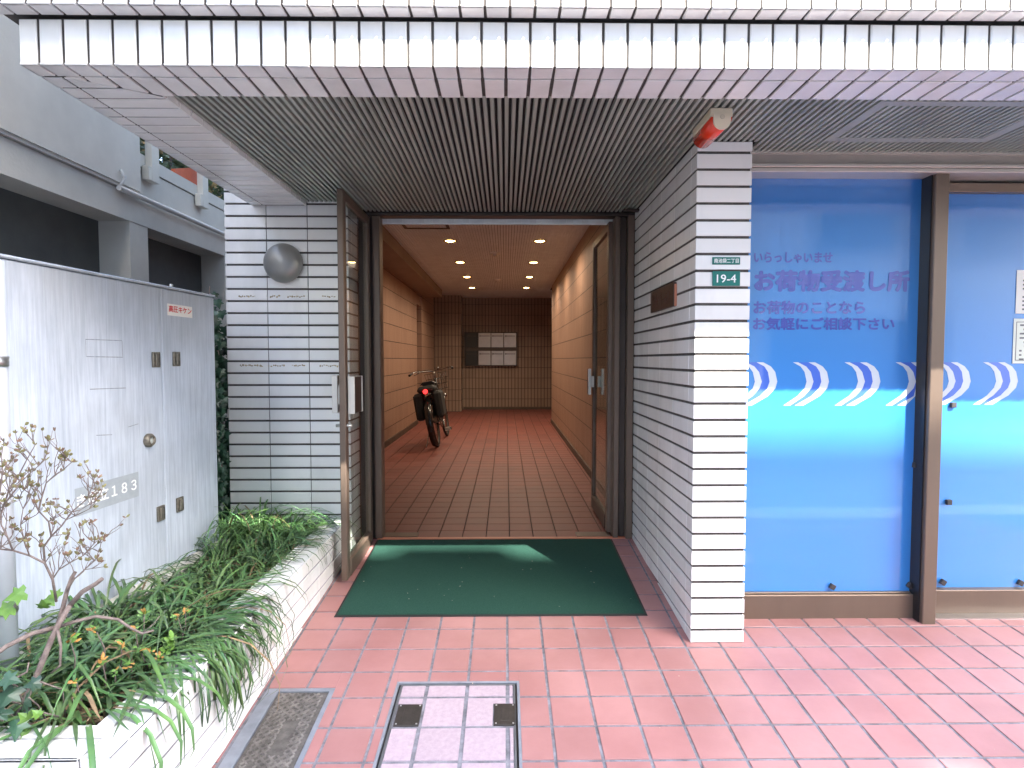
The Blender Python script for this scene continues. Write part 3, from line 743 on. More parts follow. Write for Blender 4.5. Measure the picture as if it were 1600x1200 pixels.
# drain cover
t = thing('drain_cover', 'rusty steel chequer drain cover beside the planter', 'drain cover', (-.77, 1.7, ramp(1.7)))
def slab(mb, x0, x1, y0, y1, dz0, dz1, tint=1.):
    mb.tile([(x0, y0), (x1, y0), (x1, y1), (x0, y1)], V((0, 0, -.293+dz0)), X, V((0, 1, .083)), dz1-dz0, .001, tint)
M_alu = mat('bluish_steel_frame', (.27, .30, .35), .5, .3, var=.25, nscale=15, bump=.3)
M_chk = mat('worn_cast_iron', (.165, .155, .145), .55, .3, color2=(.085, .08, .075), nscale=30, bump=.5, bscale=150)
dx0, dx1, dy0, dy1 = drain
m = MB(); w = .018
slab(m, dx0, dx0+.045, dy0, dy1, -.03, .001); slab(m, dx1-w, dx1, dy0, dy1, -.03, .001); slab(m, dx0+.045, dx1-w, dy1-w, dy1, -.03, .001); slab(m, dx0+.045, dx1-w, dy0, dy0+w, -.03, .001)
m.build('frame', M_alu, t)
m = MB(); slab(m, dx0+.0475, dx1-w-.0025, dy0+w+.002, dy1-w-.002, -.02, -.004)
cx0, cx1, cy0, cy1 = dx0+.060, dx1-w-.012, dy0+w+.01, dy1-w-.01
px_ = .030; py_ = .026; j = 0; y = cy0+.012
nrm = V((0, -.083, 1)).normalized()
while y < cy1:
    x = cx0+.012+(px_/2 if j % 2 else 0)
    while x < cx1-.002:
        # diamond lattice bars: one X of two short bars per cell
        O = V((x, y, ramp(y)-.004)); emb = (abs(x+.745) < .03 and abs(y-1.86) < .09) or (abs(x+.80) < .02 and abs(y-1.72) < .04)
        if not emb:
            for sgn in (1, -1):
                d = V((1, sgn, sgn*.083)).normalized(); n_ = nrm.cross(d)
                mM = [O+d*a1*.0150+n_*b1*.0030 for a1, b1 in ((-1, -1), (1, -1), (1, 1), (-1, 1))]
                bb = len(m.v); m.v += [tuple(p_) for p_ in mM]+[tuple(p_+nrm*.0038) for p_ in mM]
                for qd in ((4, 5, 6, 7), (0, 1, 5, 4), (1, 2, 6, 5), (2, 3, 7, 6), (3, 0, 4, 7)): m.face([bb+i for i in qd], rt(.2)+.75)
        x += px_
    y += py_/2; j += 1
m.build('chequer_plate', M_chk, t)
# inspection cover with inlaid tiles
t = thing('manhole_cover', 'square inspection cover inlaid with pale pink tiles and two dark lifting plates', 'manhole cover', (-.18, 1.9, ramp(1.9)))
mx0_, mx1_, my0_, my1_ = mh
m = MB(); w = .008
for (o_, wd, dz, mi) in ((0, .010, .002, 0), (.010, .007, -.006, 1), (.017, .007, .0005, 2)):
    m.mi = mi; a0, a1, b0, b1 = mx0_+o_, mx1_-o_, my0_+o_, my1_-o_
    slab(m, a0, a0+wd, b0, b1, -.03, dz); slab(m, a1-wd, a1, b0, b1, -.03, dz); slab(m, a0+wd, a1-wd, b0, b0+wd, -.03, dz); slab(m, a0+wd, a1-wd, b1-wd, b1, -.03, dz)
m.build('frame', [M_alu, M_black, mat('dark_steel', (.16, .17, .18), .45, .4, var=.2)], t)
m = MB(); i0 = .024; slab(m, mx0_+i0, mx1_-i0, my0_+i0, my1_-i0, -.03, -.003); m.mi = 1
plates = ((-.386, -.300, 1.905, 2.012), (-.044+.002, .034, 1.905, 2.012))
M_pale = mat('pale_pink_tile', (.44, .355, .40), .5, color2=(.37, .295, .34), nscale=70, bump=.9, bscale=260)
for i in range(-3, 3):
    for j in range(-8, 0):
        x0 = max(FX0+i*FP+.007, mx0_+i0+.003); x1 = min(FX0+(i+1)*FP-.007, mx1_-i0-.003); y0 = max(FY0+j*FP+.006, my0_+i0+.003); y1 = min(FY0+(j+1)*FP-.006, my1_-i0-.003)
        if x1-x0 < .01 or y1-y0 < .01: continue
        rs = [(x0, x1, y0, y1)]
        for p_ in plates:
            r2 = []
            for r in rs: r2 += clip_rects(*r, (p_[0]-.004, p_[1]+.004, p_[2]-.004, p_[3]+.004))
            rs = r2
        tn = rt(.06)
        for (a, b_, c_, d_) in rs: slab(m, a, b_, c_, d_, -.003, .0008, tn)
m.build('inlaid_tiles', [M_fgrout, M_pale], t)
for p_ in plates:
    m = MB(); slab(m, *p_, -.003, .002); slab(m, p_[0]+.025, p_[1]-.025, p_[2]+.02, p_[3]-.02, .001, .0035)
    m.mi = 1
    for cx, cy in ((.008, .008), (-.008, .008), (.008, -.008), (-.008, -.008)):
        x = (p_[0] if cx > 0 else p_[1])+cx; y = (p_[2] if cy > 0 else p_[3])+cy; slab(m, x-.003, x+.003, y-.003, y+.003, .002, .0035)
    m.build('lifting_plate', [mat('dark_brown_steel', (.055, .048, .042), .5, .4, var=.3, nscale=40), M_steel], t)

# ---------------------------------------------------------------- planter
t = thing('planter', 'low white tiled planter wall filled with grass-like plants', 'planter', (-1.3, 2.3, 0))
GX = -.910; PT = .200; PY_ = 1.285; PYB = LY
m = MB(); m.box(-2.4, GX-.006, PY_+.006, PY_+.125, -.35, PT-.006); m.box(GX-.120, GX-.006, PY_+.125, PYB, -.35, PT-.006)
m.mi = 1
ys_ = [PY_]; yj = PY_+.07
while yj < PYB: ys_.append(yj); yj += .232
ys_.append(PYB)
for k in range(0, 8):
    b_ = PT-k*CO-(.0045 if k else 0); a = PT-(k+1)*CO+.0045
    for i in range(len(ys_)-1):
        y0 = ys_[i]+.0015+(.003*math.sin(k*2.1+i)); y1 = ys_[i+1]-.0015+(.003*math.sin(k*2.1+i+1)); y0 = max(y0, PY_); y1 = min(y1, PYB)
        za, zb = max(a, ramp(y0)+.002), max(a, ramp(y1)+.002)
        if b_-za < .004: continue
        if b_-zb < .003: zb = b_-.003
        m.tile([(y0, za), (y1, zb), (y1, b_), (y0, b_)], V((GX-.006, 0, 0)), Y, Z, .006+random.uniform(-.0008, .0008), .002, wt(.05))
for i in range(len(ys_)-1):
    y0 = ys_[i]+.0015; y1 = ys_[i+1]-.0015
    m.tile([(GX-.072, y0), (GX, y0), (GX, y1), (GX-.072, y1)], V((0, 0, PT-.006)), X, Y, .006, .002, wt(.05))
    m.tile([(GX-.122, max(y0, PY_+.1275)), (GX-.081, max(y0, PY_+.1275)), (GX-.081, y1), (GX-.122, y1)], V((0, 0, PT-.006)), X, Y, .006, .002, wt(.05)) if y1 > PY_+.14 else None
for k in range(0, 8): m.tile([(GX-.072, PT-(k+1)*CO+.0045), (GX-.0005, PT-(k+1)*CO+.0045), (GX-.0005, PT-k*CO-(.0045 if k else 0)), (GX-.072, PT-k*CO-(.0045 if k else 0))], V((0, PY_+.006, 0)), X, Z, .006, .002, wt(.05))
xj = GX-.075
while xj > -2.4:
    x0 = xj-.23
    m.tile([(x0+.0015, PY_), (xj-.0015, PY_), (xj-.0015, PY_+.072), (x0+.0015, PY_+.072)], V((0, 0, PT-.006)), X, Y, .006, .002, wt(.05))
    m.tile([(x0+.0015, PY_+.081), (xj-.0015, PY_+.081), (xj-.0015, PY_+.125), (x0+.0015, PY_+.125)], V((0, 0, PT-.006)), X, Y, .006, .002, wt(.05))
    for k in range(0, 8): m.tile([(x0+.0015, PT-(k+1)*CO+.0045), (xj-.0015, PT-(k+1)*CO+.0045), (xj-.0015, PT-k*CO-(.0045 if k else 0)), (x0+.0015, PT-k*CO-(.0045 if k else 0))], V((0, PY_+.006, 0)), X, Z, .006, .002, wt(.05))
    xj = x0
m.build('planter_wall', [mat('grey_grout', (.27, .27, .285), .9, var=.3, nscale=25), M_tile], t)
m = MB(); N = 40
bb = len(m.v)
for j in range(N+1):
    for i in range(N+1):
        x = -2.6+(1.57)*i/N; y = PY_+.125+(LY-PY_+.4)*j/N; m.v.append((x, y, .125+.012*math.sin(x*13+y*5)+.01*math.sin(y*17-x*7)))
for j in range(N):
    for i in range(N): k = bb+j*(N+1)+i; m.face([k, k+1, k+N+2, k+N+1])
m.build('soil', M_soil, t)
m = MB(); m.cbox(-2.0, -1.49, 1.80, 3.05, .06, .16, .008); tag(m.build('cabinet_plinth', M_conc), 'concrete plinth under the grey utility cabinet', 'plinth')

# ---------------------------------------------------------------- utility cabinet
A0 = V((-1.532, 3.03, 0)); A1 = V((-1.620, 1.80, 0))     # far and near ends of the front face
eu = (A0-A1).normalized(); L_ = (A0-A1).length; nrm_ = eu.cross(Z)          # towards +X
CB, CT = .150, 1.447
t = thing('utility_cabinet', 'weathered bluish white steel utility cabinet with danger sticker and two doors', 'cabinet', (-1.75, 2.4, CB))
def cab_mat():
    m = bpy.data.materials.new('weathered_cabinet_paint'); m.use_nodes = True; n = m.node_tree.nodes; l = m.node_tree.links; b = n['Principled BSDF']
    tc = n.new('ShaderNodeTexCoord'); mp = n.new('ShaderNodeMapping'); mp.inputs['Scale'].default_value = (14, 14, .7); l.new(tc.outputs['Object'], mp.inputs[0])
    n1 = n.new('ShaderNodeTexNoise'); n1.inputs['Scale'].default_value = 5.5; n1.inputs['Detail'].default_value = 8; n1.inputs['Roughness'].default_value = .7; l.new(mp.outputs[0], n1.inputs['Vector'])
    n2 = n.new('ShaderNodeTexNoise'); n2.inputs['Scale'].default_value = 2.2; n2.inputs['Detail'].default_value = 5; l.new(tc.outputs['Object'], n2.inputs['Vector'])
    c1 = n.new('ShaderNodeValToRGB'); c1.color_ramp.elements[0].position = .36; c1.color_ramp.elements[0].color = (.44, .50, .58, 1); c1.color_ramp.elements[1].position = .62; c1.color_ramp.elements[1].color = (.60, .66, .74, 1)
    l.new(n1.outputs[0], c1.inputs[0])
    c2 = n.new('ShaderNodeValToRGB'); c2.color_ramp.elements[0].position = .38; c2.color_ramp.elements[0].color = (.80, .80, .79, 1); c2.color_ramp.elements[1].position = .6; c2.color_ramp.elements[1].color = (1, 1, 1, 1); l.new(n2.outputs[0], c2.inputs[0])
    # grime along the top
    sp = n.new('ShaderNodeSeparateXYZ'); l.new(tc.outputs['Object'], sp.inputs[0])
    mr = n.new('ShaderNodeMapRange'); mr.inputs[1].default_value = 1.18; mr.inputs[2].default_value = 1.45; mr.inputs[3].default_value = 0.; mr.inputs[4].default_value = 1.; l.new(sp.outputs[2], mr.inputs[0])
    n3 = n.new('ShaderNodeTexNoise'); n3.inputs['Scale'].default_value = 9; n3.inputs['Detail'].default_value = 6; mp3 = n.new('ShaderNodeMapping'); mp3.inputs['Scale'].default_value = (3, 3, .5); l.new(tc.outputs['Object'], mp3.inputs[0]); l.new(mp3.outputs[0], n3.inputs['Vector'])
    mu = n.new('ShaderNodeMath'); mu.operation = 'MULTIPLY'; l.new(mr.outputs[0], mu.inputs[0]); l.new(n3.outputs[0], mu.inputs[1])
    mx = n.new('ShaderNodeMixRGB'); mx.blend_type = 'MULTIPLY'; mx.inputs[0].default_value = 1; l.new(c1.outputs[0], mx.inputs[1]); l.new(c2.outputs[0], mx.inputs[2])
    my = n.new('ShaderNodeMixRGB'); my.inputs[2].default_value = (.27, .28, .29, 1); l.new(mu.outputs[0], my.inputs[0]); l.new(mx.outputs[0], my.inputs[1])
    l.new(my.outputs[0], b.inputs['Base Color']); b.inputs['Roughness'].default_value = .42
    bp = n.new('ShaderNodeBump'); bp.inputs['Strength'].default_value = .35; bp.inputs['Distance'].default_value = .004; l.new(n1.outputs[0], bp.inputs['Height']); l.new(bp.outputs[0], b.inputs['Normal'])
    MATS['cab'] = m; return m
M_cab = cab_mat()
MF = Matrix(((eu.x, nrm_.x, 0, A1.x), (eu.y, nrm_.y, 0, A1.y), (0, 0, 1, 0), (0, 0, 0, 1)))   # local: u along face, d outward, z
m = MB(); m.cbox(0, L_, -.42, -.018, CB, CT, .012, M=MF); m.build('body', M_cab, t)
m = MB(); m.cbox(-.004, L_+.004, -.43, .006, CT, CT+.012, .004, M=MF); m.build('lid', M_cab, t)
def uof(u_, v_):   # position along the face of a photo spot
    for i in range(1000):
        s = L_*i/999; p = A1+eu*s
        if p.x/p.y >= (at(u_, v_, 1).x): return s
    return L_
us = uof(253.5, 560)
m = MB(); m.cbox(.006, us-.002, -.018, 0, CB+.006, CT-.003, .004, M=MF); d1 = m.build('cabinet_door', M_cab, t)
m = MB(); m.cbox(us+.002, L_-.004, -.018, 0, CB+.006, CT-.003, .004, M=MF); d2 = m.build('cabinet_door', M_cab, t)
def cpt(u_, v_):
    s = uof(u_, v_); p = A1+eu*s; return s, at(u_, v_, p.y).z
M_lat = mat('tarnished_latch', (.23, .21, .17), .45, .5, var=.4, nscale=60)
for (u_, v_, par) in ((242, 562, d1), (274, 561, d2), (249.5, 802, d1), (279.5, 788, d2)):
    s, z = cpt(u_, v_); m = MB(); m.cbox(s-.024, s+.024, .0005, .010, z-.034, z+.034, .002, M=MF); m.cbox(s-.014, s+.006, .010, .018, z-.026, z+.026, .002, M=MF); m.mi = 1; m.box(s+.008, s+.020, .0095, .0105, z-.026, z+.026, M=MF); m.build('latch', [M_lat, M_black], par)
s, z = cpt(231, 688); P0 = MF @ V((s, 0, z)); m = MB(); m.lathe([(.030, 0), (.030, .012), (.022, .022), (.016, .022), (.016, .012), (.0005, .012)], P0, nrm_, 24); m.mi = 1; m.lathe([(.016, .013), (.0005, .018)], P0, nrm_, 16); m.build('lock', [M_lat, mat('pale_lock', (.6, .65, .63), .3, .4)], d1)
# sticker
s0, z1 = cpt(261, 475); s1, z0 = cpt(300, 497); z1 = at(261, 474, (A1+eu*s0).y).z
m = MB(); m.box(s0, s1, .0003, .0012, z0, z1, M=MF); st = m.build('danger_sticker', mat('sticker_white', (.72, .70, .64), .5), d2)
hh = z1-z0
text_part('lettering', '高圧キケン', MF @ V((s0+.008, .0014, z0+hh*.30)), eu, Z, (s1-s0)-.016, hh*.58, mat('red_print', (.62, .03, .03), .5), st, .0004, .02)
mk = MB()
for i in range(10): mk.box(s0+(s1-s0)*(.42+.05*i), s0+(s1-s0)*(.42+.05*i+.03), .0013, .0017, z0+hh*.09, z0+hh*.16, M=MF)
# number label with white characters
s0, _ = cpt(117, 790); s1, _ = cpt(216, 750); yA = (A1+eu*s1).y; zt = at(216, 737, yA).z; zb = at(216, 775, yA).z
m = MB(); m.box(s0, s1, .0003, .0012, zb, zt, M=MF); nl = m.build('number_label', mat('grey_label', (.36, .40, .43), .5, var=.12, nscale=30), d1)
text_part('lettering', 'き造立１８３', MF @ V((s0+.006, .0014, zb+(zt-zb)*.28)), eu, Z, (s1-s0)-.02, (zt-zb)*.5, M_lw, nl, .0004, .02)
# faint old sticker marks
m = MB(); 
for (u0, v0, u1, v1) in ((133, 530, 190, 532), (135, 557, 192, 558), (140, 608, 196, 606), (150, 680, 175, 679), (200, 667, 216, 662)):
    a_, za = cpt(u0, v0); b2, zb2 = cpt(u1, v1); m.quad(MF @ V((a_, .0006, za-.002)), MF @ V((b2, .0006, zb2-.002)), MF @ V((b2, .0006, zb2+.001)), MF @ V((a_, .0006, za+.001)))
for (u0, v0, v1) in ((133, 531, 558), (190, 533, 557)):
    a_, za = cpt(u0, v0); _, zb2 = cpt(u0, v1); m.quad(MF @ V((a_, .0006, zb2)), MF @ V((a_+.002, .0006, zb2)), MF @ V((a_+.002, .0006, za)), MF @ V((a_, .0006, za)))
m.build('sticker_residue', mat('grey_residue', (.30, .33, .36), .7, var=.4, nscale=80), d1)
m = MB(); m.tube([MF @ V((L_-.30, -.03, CT+.012)), MF @ V((L_-.30, -.03, CT+.03))], .008, 8); m.build('lid_bolt', M_steel, t)
# pale pipe post at the left edge
m = MB(); p = at(2, 700, 1.72); m.tube([(p.x-.01, 1.72, -.1), (p.x-.01, 1.72, 1.415)], .031, 20)
t2 = thing('pipe_post', 'pale grey vertical pipe at the left edge beside the cabinet', 'pipe', (p.x, 1.72, 0)); m.build('pipe', mat('pale_pipe', (.50, .53, .56), .45, .1, var=.12), t2)
for z in (.35, 1.1): m = MB(); m.tube([(p.x-.01, 1.72, z), (p.x-.01, 1.72, z+.03)], .034, 20); m.build('bracket', M_steel, t2)

# ---------------------------------------------------------------- neighbouring concrete structure
NX = -2.6
t = thing('concrete_building', 'neighbouring grey concrete wall with dark recessed panels on the left', 'building', (NX, 4, 0))
m = MB(); m.box(NX-.3, NX+.03, -1.5, 4.10, 2.30, 3.35); m.box(NX-.3, NX+.02, -1.5, 4.10, 2.28, 2.299)
M_conc_s = M_conc
m.build('upper_wall', M_conc, t)
m = MB(); m.box(NX-.3, NX, -1.5, 7.5, 2.08, 2.274); m.box(NX-.3, NX-.005, 4.02, 4.22, -.3, 2.08); m.box(NX-.35, NX-.005, 5.35, 5.5, -.3, 2.08)
m.box(NX-.3, NX-.03, 4.13, 7.5, 2.274, 2.50); m.box(NX-.3, NX-.02, 4.13, 7.5, 2.508, 2.60); m.box(NX-.28, NX-.05, 4.13, 7.5, 2.49, 2.51)
m.box(NX-.3, NX-.02, -1.5, 7.5, -.3, .55)
m.build('beam', M_conc, t)
m = MB(); m.box(NX-.4, NX-.22, -1.5, 4.02, .55, 2.08); m.box(NX-.4, NX-.22, 4.22, 7.5, .55, 2.08); m.build('dark_panel', M_concd, t)
m = MB(); mb_pts = [at(199, 283, 3.83), at(204, 290, 3.85), at(203, 300, 3.86), at(197, 310, 3.86)]
m.tube([(NX+.035, 3.86, 2.262), (NX+.035, 7.4, 2.262)], .018, 10); m.tube([(NX+.035, 3.87, 2.27), (NX+.048, 3.88, 2.30), (NX+.05, 3.90, 2.34), (NX+.042, 3.87, 2.38)], .010, 8)
m.build('conduit_pipe', mat('white_pipe', (.62, .62, .6), .5, var=.15), t)
t = thing('railing', 'white posts with a thin rail above the concrete parapet', 'railing', (NX, 5, 2.5))
for y in (4.28, 4.98, 5.7, 6.4):
    m = MB(); m.cbox(NX-.02, NX+.03, y-.045, y+.045, 2.42, 2.95, .003); m.cbox(NX-.02, NX+.03, y-.085, y-.045, 2.42, 2.52, .003); m.build('post', mat('cream_post', (.66, .64, .57), .5, var=.1), t)
m = MB(); m.tube([(NX+.0, 4.14, 2.74), (NX+.0, 6.9, 2.74)], .010, 6); m.build('rail', M_bronze_d, t)

# ---------------------------------------------------------------- opposite side of the street (seen in the reflections; roofline shaped to mask the sun)
OY = -7.0
t = thing('opposite_building', 'pale tiled building across the street behind the camera', 'building', (0, OY, 0))
qr, ql = 2.80, 2.97
def roofz(q): return CAMZ+q-1.213*OY
def brick_mat():
    m = bpy.data.materials.new('pale_facade_tile'); m.use_nodes = True; n = m.node_tree.nodes; l = m.node_tree.links; b = n['Principled BSDF']
    tc = n.new('ShaderNodeTexCoord'); mp = n.new('ShaderNodeMapping'); mp.inputs['Rotation'].default_value = (math.radians(90), 0, 0); l.new(tc.outputs['Object'], mp.inputs[0])
    br = n.new('ShaderNodeTexBrick'); br.offset = 0; br.inputs['Color1'].default_value = (.62, .63, .62, 1); br.inputs['Color2'].default_value = (.56, .57, .57, 1); br.inputs['Mortar'].default_value = (.12, .14, .18, 1)
    br.inputs['Scale'].default_value = 1; br.inputs['Mortar Size'].default_value = .022; br.inputs['Brick Width'].default_value = .26; br.inputs['Row Height'].default_value = .085; l.new(mp.outputs[0], br.inputs['Vector'])
    l.new(br.outputs[0], b.inputs['Base Color']); b.inputs['Roughness'].default_value = .4; return m
m = MB(); xb = 5.8
m.box(-3.5, 4.75, OY-6, OY, -.3, roofz(7)); m.box(4.75, 12, OY-6, OY, -.3, 9.6)  # left tower raised to keep sun off the concrete neighbour
for (a, b_, z0, z1) in ((4.75, 5.05, 9.6, roofz(3.2)), (5.05, 5.85, 9.6, roofz(2.87)), (5.85, 6.1, 9.6, roofz(2.84)), (6.1, 6.72, 9.6, roofz(2.97)), (6.72, 6.98, 9.6, roofz(qr)), (6.98, 7.34, 9.6, 10.2), (6.98, 7.34, 10.75, roofz(qr)), (7.34, 12, 9.6, roofz(qr))): m.box(a, b_, OY-.3, OY, z0, z1)  # parapet steps and gap shaped to cut the sunlight into patches
m.build('wall', brick_mat(), t)
M_win = mat('dark_window', (.03, .05, .07), .08, spec=.8)
M_base = mat('blue_grey_cladding', (.14, .20, .26), .5, var=.15)
for (x0, x1, z0, z1) in ((-2, 0, 3.4, 4.8), (2, 4, 3.4, 4.8), (6.5, 8.5, 3.4, 4.8), (9.6, 11.4, 3.2, 5.0), (-2, 0, 6.2, 7.6), (2, 4, 6.2, 7.6), (6.5, 8.5, 6.2, 7.6), (3.2, 4.15, .4, 1.9), (5.5, 9.5, -.2, 2.1), (-3, 1, 0, 2.0)):
    m = MB(); m.box(x0, x1, OY, OY+.03, z0, z1); w_ = m.build('window', M_win, t)
    m = MB(); m.box(x0-.06, x0, OY, OY+.06, z0, z1); m.box(x1, x1+.06, OY, OY+.06, z0, z1); m.box(x0-.06, x1+.06, OY, OY+.07, z1, z1+.06); m.build('window_frame', M_cream, w_)
m = MB(); m.box(-3.5, 12, OY, OY+.05, -.3, .3); m.build('base_band', M_base, t)

# ---------------------------------------------------------------- plants
M_leafg = mat('strap_leaf_green', (.088, .175, .052), .36, color2=(.045, .11, .040), nscale=8, spec=.5)
M_leafb = mat('ivy_green', (.030, .075, .040), .35, color2=(.018, .05, .03), nscale=14)
M_leafl = mat('fresh_leaf_green', (.16, .30, .05), .4, color2=(.09, .2, .04), nscale=20)
M_dry = mat('dry_leaf', (.30, .21, .11), .8, color2=(.18, .12, .07), nscale=30)
M_bark = mat('grey_bark', (.24, .19, .165), .85, color2=(.13, .10, .09), nscale=60, bump=1., bscale=80)
def blade(mb, base, d, length, w, lift, droop, segs=7, tint=1., zfloor=None):
    d = V((d[0], d[1], 0)).normalized(); side = V((-d.y, d.x, 0)); p = V(base); b = len(mb.v)
    ang = lift; step = length/segs; tw = random.uniform(-.5, .5)
    for i in range(segs+1):
        f = i/segs; ww = w*(.55+.6*math.sin(math.pi*min(1, f*.9+.12)))*(1 if f < .75 else (1-f)/.25*.95+.05)
        s_ = (side*math.cos(tw*f)+Z*math.sin(tw*f)*.6)*ww/2
        up = (d*-math.sin(ang)+Z*math.cos(ang))
        mb.v.append(tuple(p-s_)); mb.v.append(tuple(p-up*ww*.22)); mb.v.append(tuple(p+s_))
        ang -= droop/segs*(1+.8*f); q = p+(d*math.cos(ang)+Z*math.sin(ang))*step
        if zfloor and q.z < zfloor(q): q.z = zfloor(q)+.004; ang = min(.15, ang+droop/segs) if q.x < GX else ang
        p = q
    for i in range(segs):
        for k in (0, 1): a = b+i*3+k; mb.face([a, a+1, a+4, a+3], tint)
def pz(p):
    if p.x > GX+.006 or p.y < PY_-.006: return -1
    return .209 if (p.x > GX-.135 or p.y < PY_+.14) else .145
m = MB(); m.smooth = True
def clump(cx, cy, n, L0, L1, wd=.0075, spread=.07, tint=(.75, 1.15), bias=None, lift=(.7, 1.45), droop=(1.4, 3.0)):
    for i in range(n):
        a = random.uniform(0, 2*math.pi)
        if bias is not None and random.random() < .55: a = random.gauss(bias, .7)
        r = spread*math.sqrt(random.random()); bx = cx+math.cos(a)*r; by = cy+math.sin(a)*r
        bx = min(bx, GX-.16); by = max(by, PY_+.14)
        tn = random.uniform(*tint); tc_ = (tn*random.uniform(.85, 1.25), tn, tn*random.uniform(.8, 1.2))
        m.mi = 0
        if random.random() < .035: tc_ = 1.; m.mi = 1
        blade(m, (bx, by, .13), (math.cos(a), math.sin(a)), random.uniform(L0, L1), wd*random.uniform(.7, 1.25), random.uniform(*lift), random.uniform(*droop), tint=tc_, zfloor=pz)
for i in range(15):
    cy = 3.22-i*.115
    for k in range(2):
        cx = -1.13-.19*k+random.uniform(-.05, .05); 
        if cy > 2.55: clump(cx-.04, cy+random.uniform(-.04, .04), 50, .22, .40, .0068, .08)
        elif cy > 2.2: clump(cx-.06, cy, 40, .14, .26, .006, .08)
        else: clump(cx-.11, cy+random.uniform(-.04, .04), 46, .32, .52, .009, .09, lift=(.8, 1.45), droop=(1.6, 3.2), tint=(.6, 1.35))
for (cx, cy, n) in ((-1.36, 3.12, 60), (-1.25, 3.22, 50), (-1.48, 3.2, 40), (-1.55, 3.12, 40)): clump(cx, cy, n, .34, .52, .0065, .07, lift=(1.15, 1.5), tint=(1.2, 2.2))  # back clumps tinted brighter: sunlight put into the leaf colour
for (cx, cy) in ((-1.09, 2.02), (-1.10, 1.93), (-1.09, 1.86), (-1.12, 1.80)): clump(cx, cy, 26, .42, .60, .008, .04, bias=0., lift=(.8, 1.25), droop=(2.2, 3.4))
for (cx, cy) in ((-1.40, 1.78), (-1.34, 1.68), (-1.26, 1.6), (-1.45, 1.6)): clump(cx, cy, 30, .26, .40, .0085, .06)
for (cx, cy, a, l) in ((-1.13, 1.50, -.4, .5), (-1.1, 1.47, -.9, .45), (-1.15, 1.5, -2.4, .5), (-1.12, 1.46, -2.2, .45), (-1.10, 1.48, -1.6, .35), (-1.10, 1.46, -1.5, .38), (-1.08, 1.49, -.2, .42), (-1.2, 1.47, -2.6, .5), (-1.06, 1.55, -.3, .4), (-1.06, 1.60, .1, .45)):
    m.mi = 0; blade(m, (cx, cy, .15), (math.cos(a), math.sin(a)), l, .012, 1.0, random.uniform(2., 3.), tint=random.uniform(1.2, 1.7), zfloor=pz)
# dead leaves at the roots
m.mi = 1
for i in range(260):
    x = random.uniform(-1.35, -1.05); y = random.uniform(1.45, 2.9) if random.random() < .6 else random.uniform(1.43, 1.65); a = random.uniform(0, 6.28)
    blade(m, (x, y, .15), (math.cos(a), math.sin(a)), random.uniform(.05, .14), .005, random.uniform(.1, .8), random.uniform(1, 3), 4, random.uniform(.6, 1.3), pz)
tag(m.build('grass', [M_leafg, M_dry]), 'dense dark green strap leaved grass filling and overhanging the planter', 'grass', kind='stuff')

def leaf_shape(kind):
    if kind == 'ivy': return [(0, 0), (.22, -.12), (.50, -.02), (.34, .20), (.58, .42), (.26, .48), (0, 1.0), (-.26, .48), (-.58, .42), (-.34, .20), (-.50, -.02), (-.22, -.12)]
    return [(0, 0), (.16, .2), (.24, .5), (.16, .8), (0, 1.0), (-.16, .8), (-.24, .5), (-.16, .2)]
def add_leaf(mb, p, d, n_, size, kind='ivy', tint=1.):
    d = V(d).normalized(); n_ = V(n_); n_ = (n_-d*n_.dot(d)).normalized(); s_ = d.cross(n_); sh = leaf_shape(kind); b = len(mb.v)
    mb.v.append(tuple(V(p)+d*size*.35+n_*size*.06))
    for (a, c_) in sh: mb.v.append(tuple(V(p)+s_*a*size+d*c_*size-n_*(abs(a)**1.5)*size*.25-n_*max(0, c_-.5)*size*.2))
    k = len(sh)
    for i in range(k): mb.face([b, b+1+i, b+1+(i+1) % k], tint)
# climbing ivy between cabinet and tiled wall
t = thing('ivy', 'dark ivy climbing in the gap between the cabinet and the tiled wall', 'ivy', (-1.66, 3.4, .15), 'ivy plants')
m = MB(); st_ = MB()
for k in range(9):
    x = random.uniform(-1.80, -1.63); y = random.uniform(3.22, 3.5); z = .1; pts = []
    while z < random.uniform(1.2, 1.62): pts.append((x+random.uniform(-.02, .02), y+random.uniform(-.03, .03), z)); z += .09
    if len(pts) > 1: st_.tube(pts, .004, 5)
    for p in pts:
        for q in range(11):
            pp = V(p)+V((random.uniform(-.05, .05), random.uniform(-.06, .06), random.uniform(-.05, .05)))
            if pp.z > 1.45+.1*random.random(): continue
            pp.x = min(pp.x, -1.622)
            add_leaf(m, pp, (random.uniform(-.6, .6), random.uniform(-.5, .2), -1), (random.uniform(-.2, .8), -1, random.uniform(0, .5)), random.uniform(.035, .06), tint=random.uniform(.6, 1.5))
m.build('foliage', M_leafb, t); st_.build('stem', M_bark, t)
# ivy at the lower left corner
t = thing('ivy', 'ivy with large dark leaves at the front left corner of the planter', 'ivy', (-1.35, 1.5, .15), 'ivy plants')
m = MB(); st_ = MB()
for (u, v, s) in ((22, 1075, .095), (45, 1090, .085), (8, 1108, .08), (30, 1125, .08), (5, 1150, .08), (55, 1110, .07), (72, 1128, .06), (15, 1180, .07), (0, 1165, .07), (5, 1060, .07), (62, 1065, .06), (38, 1150, .055), (-10, 1120, .07), (-5, 1090, .08)):
    p = at(u, v, 1.40+random.uniform(-.03, .03)); add_leaf(m, p, (random.uniform(-.9, .9), random.uniform(-.7, .3), random.uniform(-.6, .2)), (.2+random.uniform(-.5, .5), -.8, .9), s*.62, tint=random.uniform(.8, 1.5))
    st_.tube([p, p+V((random.uniform(-.03, .03), .05, -.05)), (p.x, p.y+.08, .13)], .002, 5)
m.build('foliage', M_leafb, t); 
m = MB()
